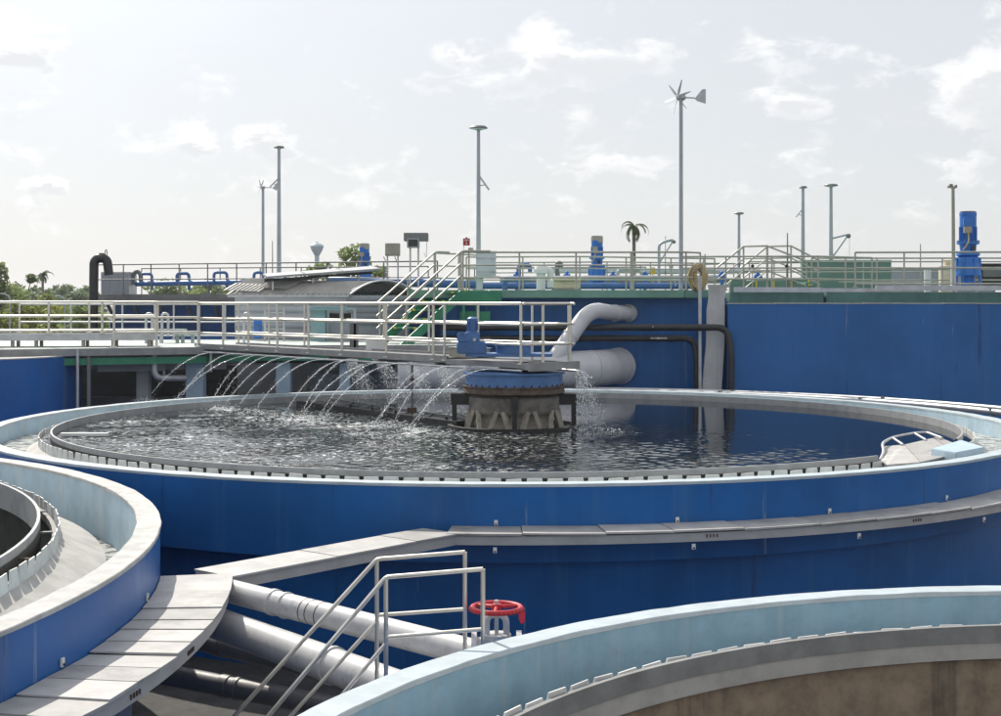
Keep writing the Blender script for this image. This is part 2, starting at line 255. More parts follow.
# ------------------------------------------------------------------ builders
ROOTLOC = {}
class MB:
    def __init__(s): s.v = []; s.f = []; s.sm = []
    def add(s, vs, fs, smooth=False):
        k = len(s.v); s.v += [tuple(v) for v in vs]; s.f += [tuple(i + k for i in f) for f in fs]; s.sm += [smooth] * len(fs); return s
    def box(s, c, d, rz=0.0, mat=None):
        x, y, z = d[0] / 2, d[1] / 2, d[2] / 2
        vs = [Vector((a * x, b * y, e * z)) for e in (-1, 1) for b in (-1, 1) for a in (-1, 1)]
        if mat is not None: vs = [mat @ v for v in vs]
        cr, sr = cos(rz), sin(rz)
        vs = [(c[0] + v.x * cr - v.y * sr, c[1] + v.x * sr + v.y * cr, c[2] + v.z) for v in vs]
        return s.add(vs, [(0, 2, 3, 1), (4, 5, 7, 6), (0, 1, 5, 4), (2, 6, 7, 3), (0, 4, 6, 2), (1, 3, 7, 5)])
    def bar(s, p, q, w, h, up=(0, 0, 1)):                       # square bar from p to q
        p, q = Vector(p), Vector(q); d = (q - p).normalized(); a = d.cross(Vector(up))
        if a.length < 1e-4: a = d.cross(Vector((0, 1, 0)))
        a.normalize(); b = a.cross(d).normalized(); a *= w / 2; b *= h / 2
        vs = [r + i * a + j * b for r in (p, q) for j in (-1, 1) for i in (-1, 1)]
        return s.add(vs, [(0, 1, 3, 2), (4, 6, 7, 5), (0, 4, 5, 1), (2, 3, 7, 6), (0, 2, 6, 4), (1, 5, 7, 3)])
    def tube(s, pts, r, n=10, caps=True):
        pts = [Vector(p) for p in pts]; rs = r if isinstance(r, (list, tuple)) else [r] * len(pts)
        ring = []; ref = None
        for i, p in enumerate(pts):
            d = (pts[min(i + 1, len(pts) - 1)] - pts[max(i - 1, 0)]).normalized()
            if ref is None: ref = Vector((0, 0, 1)) if abs(d.z) < .9 else Vector((1, 0, 0))
            a = (ref - d * ref.dot(d)); a = a.normalized() if a.length > 1e-5 else d.orthogonal().normalized(); ref = a; b = d.cross(a)
            ring.append([p + (a * cos(2 * pi * k / n) + b * sin(2 * pi * k / n)) * rs[i] for k in range(n)])
        vs = [v for rg in ring for v in rg]
        fs = [(i * n + k, i * n + (k + 1) % n, (i + 1) * n + (k + 1) % n, (i + 1) * n + k) for i in range(len(pts) - 1) for k in range(n)]
        s.add(vs, fs, True)
        if caps:
            s.add(ring[0], [tuple(reversed(range(n)))]); s.add(ring[-1], [tuple(range(n))])
        return s
    def cyl(s, p, q, r, n=14, r2=None): return s.tube([p, q], [r, r if r2 is None else r2], n)
    def lathe(s, c, prof, n=48, a0=0.0, a1=2 * pi, smooth=True):   # every profile edge gets its own vertices: crisp corners
        full = abs(a1 - a0 - 2 * pi) < 1e-6; m = n if full else n + 1
        for (r0, z0), (r1, z1) in zip(prof[:-1], prof[1:]):
            vs = []
            for k in range(m):
                a = a0 + (a1 - a0) * k / n
                vs += [(c[0] + r0 * cos(a), c[1] + r0 * sin(a), c[2] + z0), (c[0] + r1 * cos(a), c[1] + r1 * sin(a), c[2] + z1)]
            s.add(vs, [(2 * k, 2 * ((k + 1) % m), 2 * ((k + 1) % m) + 1, 2 * k + 1) for k in range(n)], smooth)
        return s
    def prism(s, poly, z0, z1):
        n = len(poly); vs = [(x, y, z0) for x, y in poly] + [(x, y, z1) for x, y in poly]
        return s.add(vs, [tuple(reversed(range(n))), tuple(range(n, 2 * n))] + [(i, (i + 1) % n, n + (i + 1) % n, n + i) for i in range(n)])
    def ball(s, c, r, n=10, sq=(1, 1, 1)):
        m = max(4, n // 2); vs = [(c[0], c[1], c[2] - r * sq[2])]
        for j in range(1, m):
            t = -pi / 2 + pi * j / m
            vs += [(c[0] + r * cos(t) * cos(2 * pi * k / n) * sq[0], c[1] + r * cos(t) * sin(2 * pi * k / n) * sq[1], c[2] + r * sin(t) * sq[2]) for k in range(n)]
        vs.append((c[0], c[1], c[2] + r * sq[2])); fs = [(0, 1 + (k + 1) % n, 1 + k) for k in range(n)]
        for j in range(m - 2):
            fs += [(1 + j * n + k, 1 + j * n + (k + 1) % n, 1 + (j + 1) * n + (k + 1) % n, 1 + (j + 1) * n + k) for k in range(n)]
        b = 1 + (m - 2) * n; fs += [(b + k, b + (k + 1) % n, len(vs) - 1) for k in range(n)]
        return s.add(vs, fs, True)
    def mesh(s, name, mat, org=(0, 0, 0), bevel=0.0):
        me = bpy.data.meshes.new(name); me.from_pydata([(v[0] - org[0], v[1] - org[1], v[2] - org[2]) for v in s.v], [], s.f)
        me.polygons.foreach_set('use_smooth', s.sm)
        if bevel:
            bm = bmesh.new(); bm.from_mesh(me); bmesh.ops.bevel(bm, geom=bm.edges[:], offset=bevel, segments=2, affect='EDGES', clamp_overlap=True); bm.to_mesh(me); bm.free()
        me.materials.append(MATS[mat]); me.update(); return me
    def build(s, name, mat, parent=None, bevel=0.0, org=None):
        o0 = org if org is not None else (ROOTLOC.get(parent.name, (0, 0, 0)) if parent else (0, 0, 0))
        o = bpy.data.objects.new(name, s.mesh(name, mat, o0, bevel)); COL.objects.link(o)
        if parent: o.parent = parent; ROOTLOC[o.name] = o0
        return o
def tag(o, label, cat=None, group=None, kind=None):
    if label: o['label'] = label
    if cat: o['category'] = cat
    if group: o['group'] = group
    if kind: o['kind'] = kind
    return o
def thing(name, label, cat, loc=(0, 0, 0), group=None):
    o = bpy.data.objects.new(name, None); COL.objects.link(o); o.location = loc; o.empty_display_size = .2; ROOTLOC[o.name] = tuple(loc)
    return tag(o, label, cat, group)
def put(name, me, parent, loc=(0, 0, 0), rz=0.0, rot=None):      # a part that shares its mesh
    o = bpy.data.objects.new(name, me); COL.objects.link(o); o.parent = parent; o.location = loc; o.rotation_euler = rot or (0, 0, rz); return o
def dup(root, loc, rz=0.0, label=None, scale=1.0):
    r = root.copy(); COL.objects.link(r); r.location = loc; r.rotation_euler = (0, 0, rz); r.scale = (scale,) * 3; ROOTLOC[r.name] = tuple(loc)
    if label: r['label'] = label
    for ch in list(root.children):
        c = ch.copy(); COL.objects.link(c); c.parent = r
        for g in list(ch.children):
            d = g.copy(); COL.objects.link(d); d.parent = c
    return r
def at(x, y, d): return Vector(((x - CX) / F * d, d, EYE - (y - HZ) / F * d))
def arc(p, q, ctr, n=8): pass
def bend(pts, r, n=6):                                            # rounds the corners of a path
    pts = [Vector(p) for p in pts]; out = [pts[0]]
    for a, b, c in zip(pts[:-2], pts[1:-1], pts[2:]):
        u = (a - b); v = (c - b); k = min(r, u.length * .48, v.length * .48); u = b + u.normalized() * k; v = b + v.normalized() * k
        for i in range(n + 1):
            t = i / n; out.append(u * (1 - t) ** 2 + b * 2 * t * (1 - t) + v * t * t)
    out.append(pts[-1]); return out
def railing(name, label, pts, h=1.0, levels=(1, .66, .33), spacing=1.5, r=.022, mat='steel', group=None, kick=None, posts=None, ends=True):
    pts = [Vector(p) for p in pts]; t = thing(name, label, 'railing', pts[0], group)
    for k, l in enumerate(levels):
        off = Vector((0, 0, h * l)); MB().tube([p + off for p in pts], r if k == 0 else r * .85, 8).build('rail', mat, t)
    pm = MB().cyl((0, 0, 0), (0, 0, h), r * .95, 8).box((0, 0, .012), (r * 4.2, r * 4.2, .024)).mesh('post', mat)
    if posts is None:
        posts = []
        for i, (a, b) in enumerate(zip(pts[:-1], pts[1:])):
            n = max(1, round((b - a).length / spacing)); posts += [a.lerp(b, k / n) for k in range(n + (1 if i == len(pts) - 2 else 0))]
    for p in posts: put('post', pm, t, Vector(p) - pts[0])
    if kick: 
        for a, b in zip(pts[:-1], pts[1:]): MB().bar(a + Vector((0, 0, kick / 2 + .02)), b + Vector((0, 0, kick / 2 + .02)), .012, kick).build('kick_plate', mat, t)
    return t

# ------------------------------------------------------------------ ground
g = MB(); g.add([(-900, -300, 0), (900, -300, 0), (900, 1500, 0), (-900, 1500, 0)], [(0, 1, 2, 3)])
tag(g.build('ground', 'ground'), 'dark weathered concrete yard between the tanks', kind='structure')

# ------------------------------------------------------------------ the three round tanks
def plate_mesh(name, w, top, bot, th=.012, taper=.16):
    vs = []
    for y in (0, th):
        vs += [(-w / 2 * (1 - 0), y, bot), (w / 2, y, bot), (w / 2 * (1 - taper), y, top), (-w / 2 * (1 - taper), y, top)]
    m = MB(); m.add(vs, [(0, 1, 2, 3), (7, 6, 5, 4), (0, 4, 5, 1), (1, 5, 6, 2), (2, 6, 7, 3), (3, 7, 4, 0)]); return m.mesh(name, 'weir_plate')
def tank(label, C, R, zr, wallmat, full, rimmat, skip=None, n=160, inmat='light_blue', crest=-.16, ptop=-.055, inner='brown_concrete', bdepth=.5, lip=-.25, fade=0.0):
    t = thing('clarifier_tank', label, 'tank', (C[0], C[1], 0)); c = (C[0], C[1], zr)
    MB().lathe(c, [(R, -.035), (R, -.90), (R - .26, -.92), (R - .26, -zr)], n).build('outer_wall', wallmat, t)
    MB().lathe(c, [(R + .006, -.036), (R + .006, -.006), (R, 0), (R - .214, 0), (R - .22, -.006), (R - .22, -.036)], n * 3).build('rim', rimmat, t)
    from mathutils import noise as mn
    for v_ in t.children[-1].data.vertices:
        q = v_.co; h_ = math.hypot(q.x, q.y); e_ = mn.noise((q.x * 2.3, q.y * 2.3, q.z * 9)) * .008 + mn.noise((q.x * 11, q.y * 11, q.z * 30)) * .006
        if q.z > zr - .03: q.x += q.x / h_ * e_; q.y += q.y / h_ * e_; q.z += mn.noise((q.x * 3, q.y * 3, 5)) * .005
    MB().lathe(c, [(R - .214, -.036), (R - .214, -.80)], n).build('inner_wall', inmat, t)
    MB().lathe(c, [(R - .99, lip), (R - .99, crest - .02), (R - .955, crest - .02), (R - .94, -.2), (R - .50, -.42), (R - .49, -.80)], n).build('launder_slope', 'launder_concrete', t)
    MB().lathe(c, [(R - .214, -.79), (R - .5, -.79)], n).build('launder_floor', 'concrete', t)
    wall = MB().lathe(c, [(R - .985, lip + .01), (R - .94, lip - .02), (R - .94, -zr + .05)], n).build('tank_wall', inner, t)
    MB().lathe(c, [(R - .93, -zr + .06), (0, -zr + .03)], 64).build('tank_floor', 'concrete_dark', t)
    w = MB().lathe(c, [(R - 1.0, -.23), (R - 1.0, crest), (R - .958, crest), (R - .958, -.2)], n).build('weir_crest', 'grey_ring', t)
    k = round(2 * pi * (R - .945) / .25); pm = plate_mesh('weir_plate', 2 * pi * (R - .945) / k * .93, ptop - crest, -.05, taper=.22)
    rr = random.Random(5)
    for i in range(k):
        a = 2 * pi * i / k; a_ = atan2(sin(a), cos(a))
        if skip and skip[0] < a_ < skip[1]: continue
        if fade and rr.random() < .07: continue
        o = put('weir_plate', pm, w, ((R - .945) * cos(a), (R - .945) * sin(a), zr + crest + rr.uniform(-.008, .008) - fade * max(0, min(1, (2.75 - a) / .9 if a < 4 else 0))), a - pi / 2)
        o.rotation_euler = (rr.uniform(-.07, .05), rr.uniform(-.04, .04), a - pi / 2 + rr.uniform(-.05, .05))
    if full:
        aa = (skip[1], skip[0] + 2 * pi) if skip else (0, 2 * pi)
        sbf = MB().lathe(c, [(R - 1.11, -bdepth), (R - 1.11, 0), (R - 1.14, 0), (R - 1.14, -bdepth)], n, *aa).build('scum_baffle', 'baffle_steel', t)
        MB().lathe(c, [(R - 1.107, -bdepth), (R - 1.107, -.075)], n, *aa).build('black_band', 'black_steel', sbf)  # black band on the lower outer face of the baffle
    return t
BC, BR, BZ = (0.1, 24.8), 8.8, 2.27
LC, LR, LZ = (-12.86, 10.93), 9.915, 2.27
RC, RR, RZ = (4.42, 5.79), 6.07, 1.95
big = tank('large blue round clarifier tank full of rippling water in the centre', BC, BR, BZ, 'blue_paint', True, 'rim_blue', skip=(-.86, -.47))
left = tank('blue round tank with white concrete rim at the left, cut by the picture edge', LC, LR, LZ, 'blue_left', True, 'rim_concrete', inner='algae_wall', bdepth=.28)
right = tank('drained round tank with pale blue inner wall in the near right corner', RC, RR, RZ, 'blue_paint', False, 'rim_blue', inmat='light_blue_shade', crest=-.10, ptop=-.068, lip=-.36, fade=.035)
def disc(c, r0, r1, z, name, mat, label, n=96):
    m = MB().lathe((c[0], c[1], z), [(r1, 0), (r0, 0)], n, smooth=False); return tag(m.build(name, mat), label, kind='structure')
import numpy as np
W0 = BZ - .125
def wavy_water(C, R, z, cell=.036):
    n = int(2 * R / cell) + 2; ax_ = (np.arange(n) - (n - 1) / 2) * cell; X, Y = np.meshgrid(ax_, ax_, indexing='ij'); rg = np.random.default_rng(7)
    r = np.hypot(X, Y); k_ = np.where(r > R, R / np.maximum(r, 1e-6), 1.0); X = X * k_; Y = Y * k_
    Hh = np.zeros_like(X)
    for i in range(70):
        lam = .10 * (3.6 ** rg.random()); th = rg.uniform(0, 2 * pi); a = .00080 * lam ** 1.0 / .4; kx, ky = 2 * pi / lam * cos(th), 2 * pi / lam * sin(th)
        Hh += a * np.sin(kx * X + ky * Y + rg.uniform(0, 6.28) + .6 * np.sin(.7 * X + 1.3 * i) + .6 * np.sin(.8 * Y + 2.1 * i))
    Hs = np.zeros_like(X)
    for i in range(40):
        lam = rg.uniform(.11, .24); th = rg.uniform(0, 2 * pi); kx, ky = 2 * pi / lam * cos(th), 2 * pi / lam * sin(th)
        Hs += .0050 * lam * np.sin(kx * X + ky * Y + rg.uniform(0, 6.28) + .8 * np.sin(1.1 * X + i) + .8 * np.sin(1.2 * Y + 2 * i))
    gx, gy = X + C[0], Y + C[1]
    patch = np.clip(.35 + .8 * np.sin(1.4 * gx + 1.5 * np.sin(.9 * gy)) * np.sin(2.3 * gy + 1.1 * np.sin(1.3 * gx)) + .5 * np.sin(3.7 * gx - 2.7 * gy) * np.sin(4.1 * gy + gx), 0, 1)
    patch *= np.clip((2.2 - gx) / 2.5, 0, 1) * np.clip((gy - 17.6) / 1.5, .25, 1) * np.clip((29.5 - gy) / 2, 0, 1)
    d_ = np.hypot(X + C[0] + 3.0, Y + C[1] - 20.5); t_ = np.clip((10.6 - d_) / 6.5, 0, 1); t_ = t_ * t_ * (3 - 2 * t_)
    t2 = np.clip((27.5 - (Y + C[1]) + .12 * (-X)) / 4.0, .25, 1)
    wv_ = (X + C[0] - .35) * .778 + (Y + C[1] - 24.06) * .628; tv_ = -(X + C[0] - .35) * .628 + (Y + C[1] - 24.06) * .778
    chop = np.exp(-((wv_ + 1.7) / .55) ** 2) * np.clip((tv_ + .6) / 1.2, 0, 1) * np.clip((11.5 - tv_) / 2, 0, 1)
    gust = .75 + .35 * np.sin(1.1 * X + .8 * np.sin(.9 * Y)) * np.sin(1.7 * Y + 1.2 * np.sin(.8 * X) + 1) + .25 * np.sin(2.9 * X - 2.1 * Y + np.sin(1.9 * Y))
    Hh *= (.03 + .97 * t_) * t2 * gust + 2.0 * chop
    Hh += Hs * patch
    idx = np.arange(n * n).reshape(n, n); q = np.stack([idx[:-1, :-1], idx[1:, :-1], idx[1:, 1:], idx[:-1, 1:]], -1).reshape(-1, 4)
    rr_ = r.ravel()[q].min(1); q = q[rr_ < R]
    used = np.unique(q); remap = -np.ones(n * n, int); remap[used] = np.arange(len(used)); V_ = np.stack([X.ravel(), Y.ravel(), Hh.ravel()], 1)[used]
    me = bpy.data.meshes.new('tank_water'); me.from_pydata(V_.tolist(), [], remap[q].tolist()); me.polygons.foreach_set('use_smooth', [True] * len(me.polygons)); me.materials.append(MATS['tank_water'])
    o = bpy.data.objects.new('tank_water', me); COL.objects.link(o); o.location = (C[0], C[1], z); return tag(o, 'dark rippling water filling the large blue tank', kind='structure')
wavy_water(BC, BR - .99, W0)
disc(BC, BR - .76, BR - .215, BZ - .30, 'launder_water', 'launder_froth', 'frothy water running in the outer channel of the large tank')
disc(LC, 0.01, LR - .95, LZ - 1.75, 'tank_water', 'algae_water', 'low dark green water deep inside the left tank')
disc(LC, LR - .5, LR - .215, LZ - .62, 'launder_water', 'launder_froth', 'shallow frothy water in the outer channel of the left tank')
# brackets between baffle and weir in the left tank
for k in range(40):
    a = -1.0 + k * .16
    m = MB().bar((LC[0] + (LR - 1.13) * cos(a), LC[1] + (LR - 1.13) * sin(a), LZ - .12), (LC[0] + (LR - .99) * cos(a), LC[1] + (LR - .99) * sin(a), LZ - .12), .05, .015)
    m.build('baffle_bracket', 'rust' if k % 5 == 2 else 'galv_dark', left)

# ------------------------------------------------------------------ cable trays on the tank walls
def arc_tray(label, C, r0, r1, z, a0, a1, step, side=.11, rails=True):
    t = thing('cable_tray', label, 'cable tray', (C[0] + r1 * cos(a0), C[1] + r1 * sin(a0), 0))
    n = max(8, int(abs(a1 - a0) * r1 / .2)); c = (C[0], C[1], z)
    MB().lathe(c, [(r0 + .01, -.012), (r1 - .006, -.012), (r1 - .006, -side), (r0 + .01, -side), (r0 + .01, -.012)], n, a0, a1).build('channel', 'tray_side', t)
    a = a0; rr = random.Random(3); sg = 1 if a1 > a0 else -1
    while (a1 - a) * sg > .01:
        da = sg * step * rr.uniform(.85, 1.12) / r1; b = a + da
        if (a1 - b) * sg < 0: b = a1
        g = sg * .010 / r1; lift = rr.uniform(0, .016); tl = rr.uniform(-.014, .016); k = 4; vs = []
        for i in range(k + 1):
            q = a + g * .5 + (b - g - a) * i / k; dz = lift + tl * (i / k - .5)
            for r, zz in ((r0 + .005, 0), (r1 + .02, 0), (r1 + .02, -.022), (r0 + .005, -.010)): vs.append((C[0] + r * cos(q), C[1] + r * sin(q), z + zz + dz + .012))
        fs = [(4 * i + j, 4 * i + (j + 1) % 4, 4 * i + 4 + (j + 1) % 4, 4 * i + 4 + j) for i in range(k) for j in range(4)] + [(0, 1, 2, 3), (4 * k + 3, 4 * k + 2, 4 * k + 1, 4 * k)]
        MB().add(vs, fs).build('cover', 'tray_cover', t); a = b
    return t
def ang(C, x, y): return atan2(y - C[1], x - C[0])
tb = arc_tray('grey covered cable tray curving along the front of the large tank', BC, BR + .004, BR + .52, BZ - .5, -pi / 2 - .075, -.12, .92)
tl = arc_tray('pale grey covered cable tray curving round the left tank wall', LC, LR + .004, LR + .64, LZ - .47, ang(LC, -2.8, 13.0) , -.75, .40)
A = Vector((-2.72, 13.22, BZ - .49)); B = Vector((-.66, 15.72, BZ - .50)); d = (B - A).normalized(); pr = Vector((d.y, -d.x, 0))
t = thing('cable_tray', 'straight grey tray bridging the gap between the left tank and large tank', 'cable tray', (A.x, A.y, 0))
MB().bar(A + Vector((0, 0, -.06)) , B + Vector((0, 0, -.06)), .50, .11).build('channel', 'tray_side', t)
P0 = A + d * .02
L_ = (B - A).length
cuts = (.0, .42, .78, 1.0)
for i in range(3):
    a = A + d * (L_ * cuts[i] + .006); b = A + d * (L_ * cuts[i + 1] - .006); MB().bar(a + Vector((0, 0, .006 + .003 * i)), b + Vector((0, 0, .006 + .003 * (i % 2))), .56, .018).build('cover', 'tray_cover', t)
# rusty bolt marks and clips on the trays
def clip(C, r, a, z, parent):
    m = MB(); p = (C[0] + (r + .012) * cos(a), C[1] + (r + .012) * sin(a), z); m.box(p, (.016, .04, .06), a); o = m.build('clip', 'white_paint', parent)
    MB().box((C[0] + (r + .024) * cos(a), C[1] + (r + .024) * sin(a), z - .015), (.01, .018, .018), a).build('bolt', 'rust', o)
for px in (496, 677, 829, 946):
    x = (px - CX) / F; a0 = -pi / 2
    # angle on the tank front for that column
    lo, hi = -2.3, -.3
    for _ in range(40):
        mid = (lo + hi) / 2
        if (BC[0] + BR * cos(mid)) / (BC[1] + BR * sin(mid)) < x: lo = mid
        else: hi = mid
    clip(BC, BR, lo, BZ - .44, tb)
    clip(BC, BR + .53, lo, BZ - .66, tb)
for a in (.085, -.13): clip(LC, LR, a, LZ - .40, tl)
def tray_bolts(C, r, a, z, parent, n=3):
    for i in range(n): MB().box((C[0] + (r + .004) * cos(a + i * .0045), C[1] + (r + .004) * sin(a + i * .0045), z), (.01, .012, .034), a).build('bolt', 'rust', parent)
for a in (-1.33, -1.02, -.82, -.6): tray_bolts(BC, BR + .516, a, BZ - .55, tb, 4)
for a in (-.05, -.16): tray_bolts(LC, LR + .636, a, LZ - .53, tl, 4)

# ------------------------------------------------------------------ near pipes, valve and steel stair by the right tank
def pipe(label, pts, r, mat, cat='pipe', name='pipe', collars=(), n=20, rad=.3, group=None):
    pts = bend(pts, rad, 8) if len(pts) > 2 else [Vector(p) for p in pts]
    t = thing(name, label, cat, pts[0], group); MB().tube(pts, r, n).build('barrel', mat, t)
    for f, k in collars:
        i = min(len(pts) - 2, int(f * (len(pts) - 1))); u = f * (len(pts) - 1) - i; p = pts[i].lerp(pts[i + 1], u); dd = (pts[i + 1] - pts[i]).normalized()
        MB().tube([p - dd * k / 2, p + dd * k / 2], r * 1.10, n).build('collar', mat, t)
    return t
VX = Vector((-.03, 10.62, 0)); vz = EYE - 2.68
pipe('upper pale pipe running from under the left tray to the red valve', [(-2.72, 13.12, EYE - 2.66), (VX.x - .08, VX.y + .05, vz - .02)], .108, 'near_pipe', collars=((.27, .05), (.32, .02)))
up_ = bpy.data.objects[[o.name for o in COL.objects if o.get('label', '').startswith('upper pale pipe')][0]]
for f in (.40, .425, .46):
    a_ = Vector((-2.72, 13.12, EYE - 2.66)).lerp(Vector((VX.x - .08, VX.y + .05, vz - .02)), f); d_ = Vector((.73, -.68, 0)); MB().tube([a_ - d_ * .006, a_ + d_ * .006], .1095, 20, caps=False).build('rust_mark', 'rust', up_)
pipe('fatter pale pipe below the valve pipe, sloping down to the right', [(-3.3, 13.6, EYE - 2.92), (-.2, 10.2, EYE - 3.02)], .145, 'near_pipe', collars=((.62, .04),))
pipe('dark shaded pipe with clamp under the two pale pipes', [(-4.2, 14.6, EYE - 3.28), (-.1, 11.8, EYE - 3.42)], .10, 'dark_pipe', collars=((.36, .09), (.38, .04)))
pipe('lowest dark pipe lying near the ground behind the stair', [(-4.4, 14.2, EYE - 3.58), (-.1, 11.9, EYE - 3.70)], .10, 'dark_pipe', collars=((.42, .09), (.45, .04)))
cb = MB(); cb.lathe((BC[0], BC[1], 0), [(BR - .35, 0), (BR - .35, .16), (BR - .7, .16)], 120); tag(cb.build('kerb', 'concrete_dark'), 'low concrete kerb round the foot of the large tank', kind='structure')
# valve
v = thing('gate_valve', 'grey valve with red spoked handwheel and red tag behind the right tank rim', 'valve', (VX.x, VX.y, vz))
def L(x, y, z): return (VX.x + x, VX.y + y, vz + z)
MB().cyl(L(-.17, 0, 0), L(.17, 0, 0), .14).cyl(L(-.19, 0, 0), L(-.15, 0, 0), .185, 20).cyl(L(.15, 0, 0), L(.19, 0, 0), .185, 20).cyl(L(0, 0, 0), L(0, 0, .15), .10).build('body', 'near_pipe', v)
y = MB()
y.tube(bend([L(-.075, 0, .13), L(-.075, 0, .31), L(.075, 0, .31), L(.075, 0, .13)], .07, 6), .024, 10); y.cyl(L(0, 0, .13), L(0, 0, .165), .11); y.build('yoke', 'galv', v)
MB().cyl(L(0, 0, .12), L(0, 0, .42), .016, 10).build('stem', 'steel', v)
wz = .36
hw = MB(); ring = [L(.185 * cos(a), .185 * sin(a), wz) for a in [2 * pi * k / 40 for k in range(41)]]
hw.tube(ring, .021, 10, caps=False); hw.cyl(L(0, 0, wz - .03), L(0, 0, wz + .03), .036, 12)
hwo = hw.build('handwheel', 'red_paint', v)
for a in (.45, .45 + 2 * pi / 3, .45 + 4 * pi / 3): MB().tube([L(.02 * cos(a), .02 * sin(a), wz + .01), L(.18 * cos(a), .18 * sin(a), wz)], .014, 8).build('spoke', 'red_paint', hwo)
MB().cyl(L(0, 0, wz + .03), L(0, 0, wz + .055), .018, 6).build('nut', 'galv', hwo)
for k in range(36):
    a = 2 * pi * k / 36; MB().ball(L(.203 * cos(a), .203 * sin(a), wz - .006), .011, 6).build('grip', 'red_paint', hwo)
m = MB(); m.add([L(.165, -.10, wz - .01), L(.215, -.085, wz - .01), L(.212, -.088, wz - .085), L(.185, -.098, wz - .10), L(.168, -.10, wz - .06)], [(0, 1, 2, 3, 4)]); m.add([L(.165, -.097, wz - .01), L(.215, -.082, wz - .01), L(.212, -.085, wz - .085), L(.185, -.095, wz - .10), L(.168, -.097, wz - .06)], [(4, 3, 2, 1, 0)])
m.build('tag', 'red_tag', v)
# stair with two side rails
st = thing('steel_stair', 'slim stainless stair rails beside the red valve wheel', 'stair', (-.9, 9.9, 0))
def stair_side(d, x0, x1, y0, y1, mid0, mid1, lx, ly):
    p0 = at(x0, y0, d); p1 = at(x1, y1, d - .05); zb = EYE - 2.95
    R = .0165
    dv = (at(lx, ly, d) - p0); 
    low = p0 + dv * 2.0
    MB().tube(bend([low, p0, p1], .03, 4), R, 10).build('top_rail', 'steel', st)
    MB().tube([at(x0 + 1, mid0, d), at(x1, mid1, d - .05)], R * .9, 10).build('mid_rail', 'steel', st)
    m0 = at(x0 + 1, mid0 + 5, d); MB().tube([m0, m0 + dv * 1.5], R * .9, 10).build('mid_rail', 'steel', st)
    for x, yv, dd in ((x0, y0, d), (x1, y1, d - .05)):
        a = at(x, yv, dd); MB().tube([(a.x, a.y, zb), a], R, 10).build('post', 'steel', st)
    return p0, dv
pa, dva = stair_side(10.7, 377, 465, 559, 552, 615, 609, 236, 714)
pb, dvb = stair_side(10.08, 386, 483, 577, 569, 637, 629, 270, 714)
m = MB(); m.box(((pa.x + pb.x) / 2 + .36, 10.1, EYE - 2.98), (.95, .8, .05)); m.build('landing', 'galv', st)
for k in range(5):
    c = (pa + pb) / 2 + dva * (.24 * (k + 1)); MB().box((c.x + .05, 10.1, c.z - 1.08), (.22, .72, .035)).build('tread', 'galv', st)
for p, dv in ((pa, dva), (pb, dvb)):
    MB().bar(p + Vector((.02, 0, -1.1)), p + dv * 1.75 + Vector((.02, 0, -1.1)), .02, .14).build('stringer', 'galv', st)

# ------------------------------------------------------------------ walkway bridge over the large tank
BD = Vector((-.628, .778, 0)); BP = Vector((.778, .628, 0)); BF = Vector((.35, 24.06, 3.30)); BW = 1.1; BL = 12.2
br = thing('walkway_bridge', 'grey steel walkway bridge reaching over the water to the centre drive', 'bridge', (BF.x, BF.y, 0))
def bp(t, w, z=0.0): return BF + BD * t + BP * w + Vector((0, 0, z))
END = 2.1
MB().bar(bp(END, .0, .0), bp(BL, .0, .0), .05, .125).build('side_channel', 'galv_mid', br)
MB().bar(bp(END, BW, .0), bp(BL, BW, .0), .05, .125).build('side_channel', 'galv_mid', br)
MB().bar(bp(END + .02, 0.0, -.045), bp(-.25, 0.0, -.045), .06, .09).build('side_channel', 'galv_mid', br)
MB().bar(bp(END, BW, -.045), bp(-.25, BW, -.045), .06, .09).build('side_channel', 'galv_mid', br)
MB().bar(bp(-.24, -.03, -.06), bp(-.24, BW + .03, -.06), .04, .15).build('end_plate', 'galv_mid', br)
for k in range(20):
    a = -.2 + k * (BL + .2) / 20; b = a + (BL + .2) / 20 - .02
    z_ = .01 if a > END - .3 else -.03; MB().bar(bp(a, BW / 2, z_), bp(b, BW / 2, z_), BW - .06, .03).build('deck_plate', 'galv_dark', br)
for k in range(7): MB().bar(bp(.6 + k * 1.9, .03, -.10), bp(.6 + k * 1.9, BW - .03, -.10), .08, .08).build('cross_beam', 'galv_dark', br)
MB().tube([bp(-.1, -.07, -.13), bp(BL - .5, -.07, -.13)], .02, 8).build('spray_pipe', 'galv', br)
near_posts = [bp(t, 0, -.03) for t in (0, 2.2, 2.55, 4.1, 5.7, 7.0, 8.3, 9.6, 10.8, 12.0)]
railing('railing', 'three-bar pale steel railing on the near side of the walkway bridge', [bp(-.02, 0, -.03), bp(BL, 0, -.03)], 1.05, (1, .66, .33), r=.027, posts=near_posts)
railing('railing', 'three-bar steel railing along the far side of the walkway bridge', [bp(-.15, BW, -.03), bp(BL, BW, -.03)], 1.05, (1, .66, .33), r=.024, posts=[bp(t, BW, -.03) for t in (0, 1.0, 2.6, 4.2, 5.8, 7.4, 9.0, 10.6, 12.1)])
railing('railing', 'short end railing of the bridge over the centre drive', [bp(-.06, .03, -.03), bp(-.06, BW - .03, -.03)], 1.05, (1, .66, .33), r=.027, posts=[bp(-.06, .45, -.03), bp(-.06, BW - .02, -.03)])
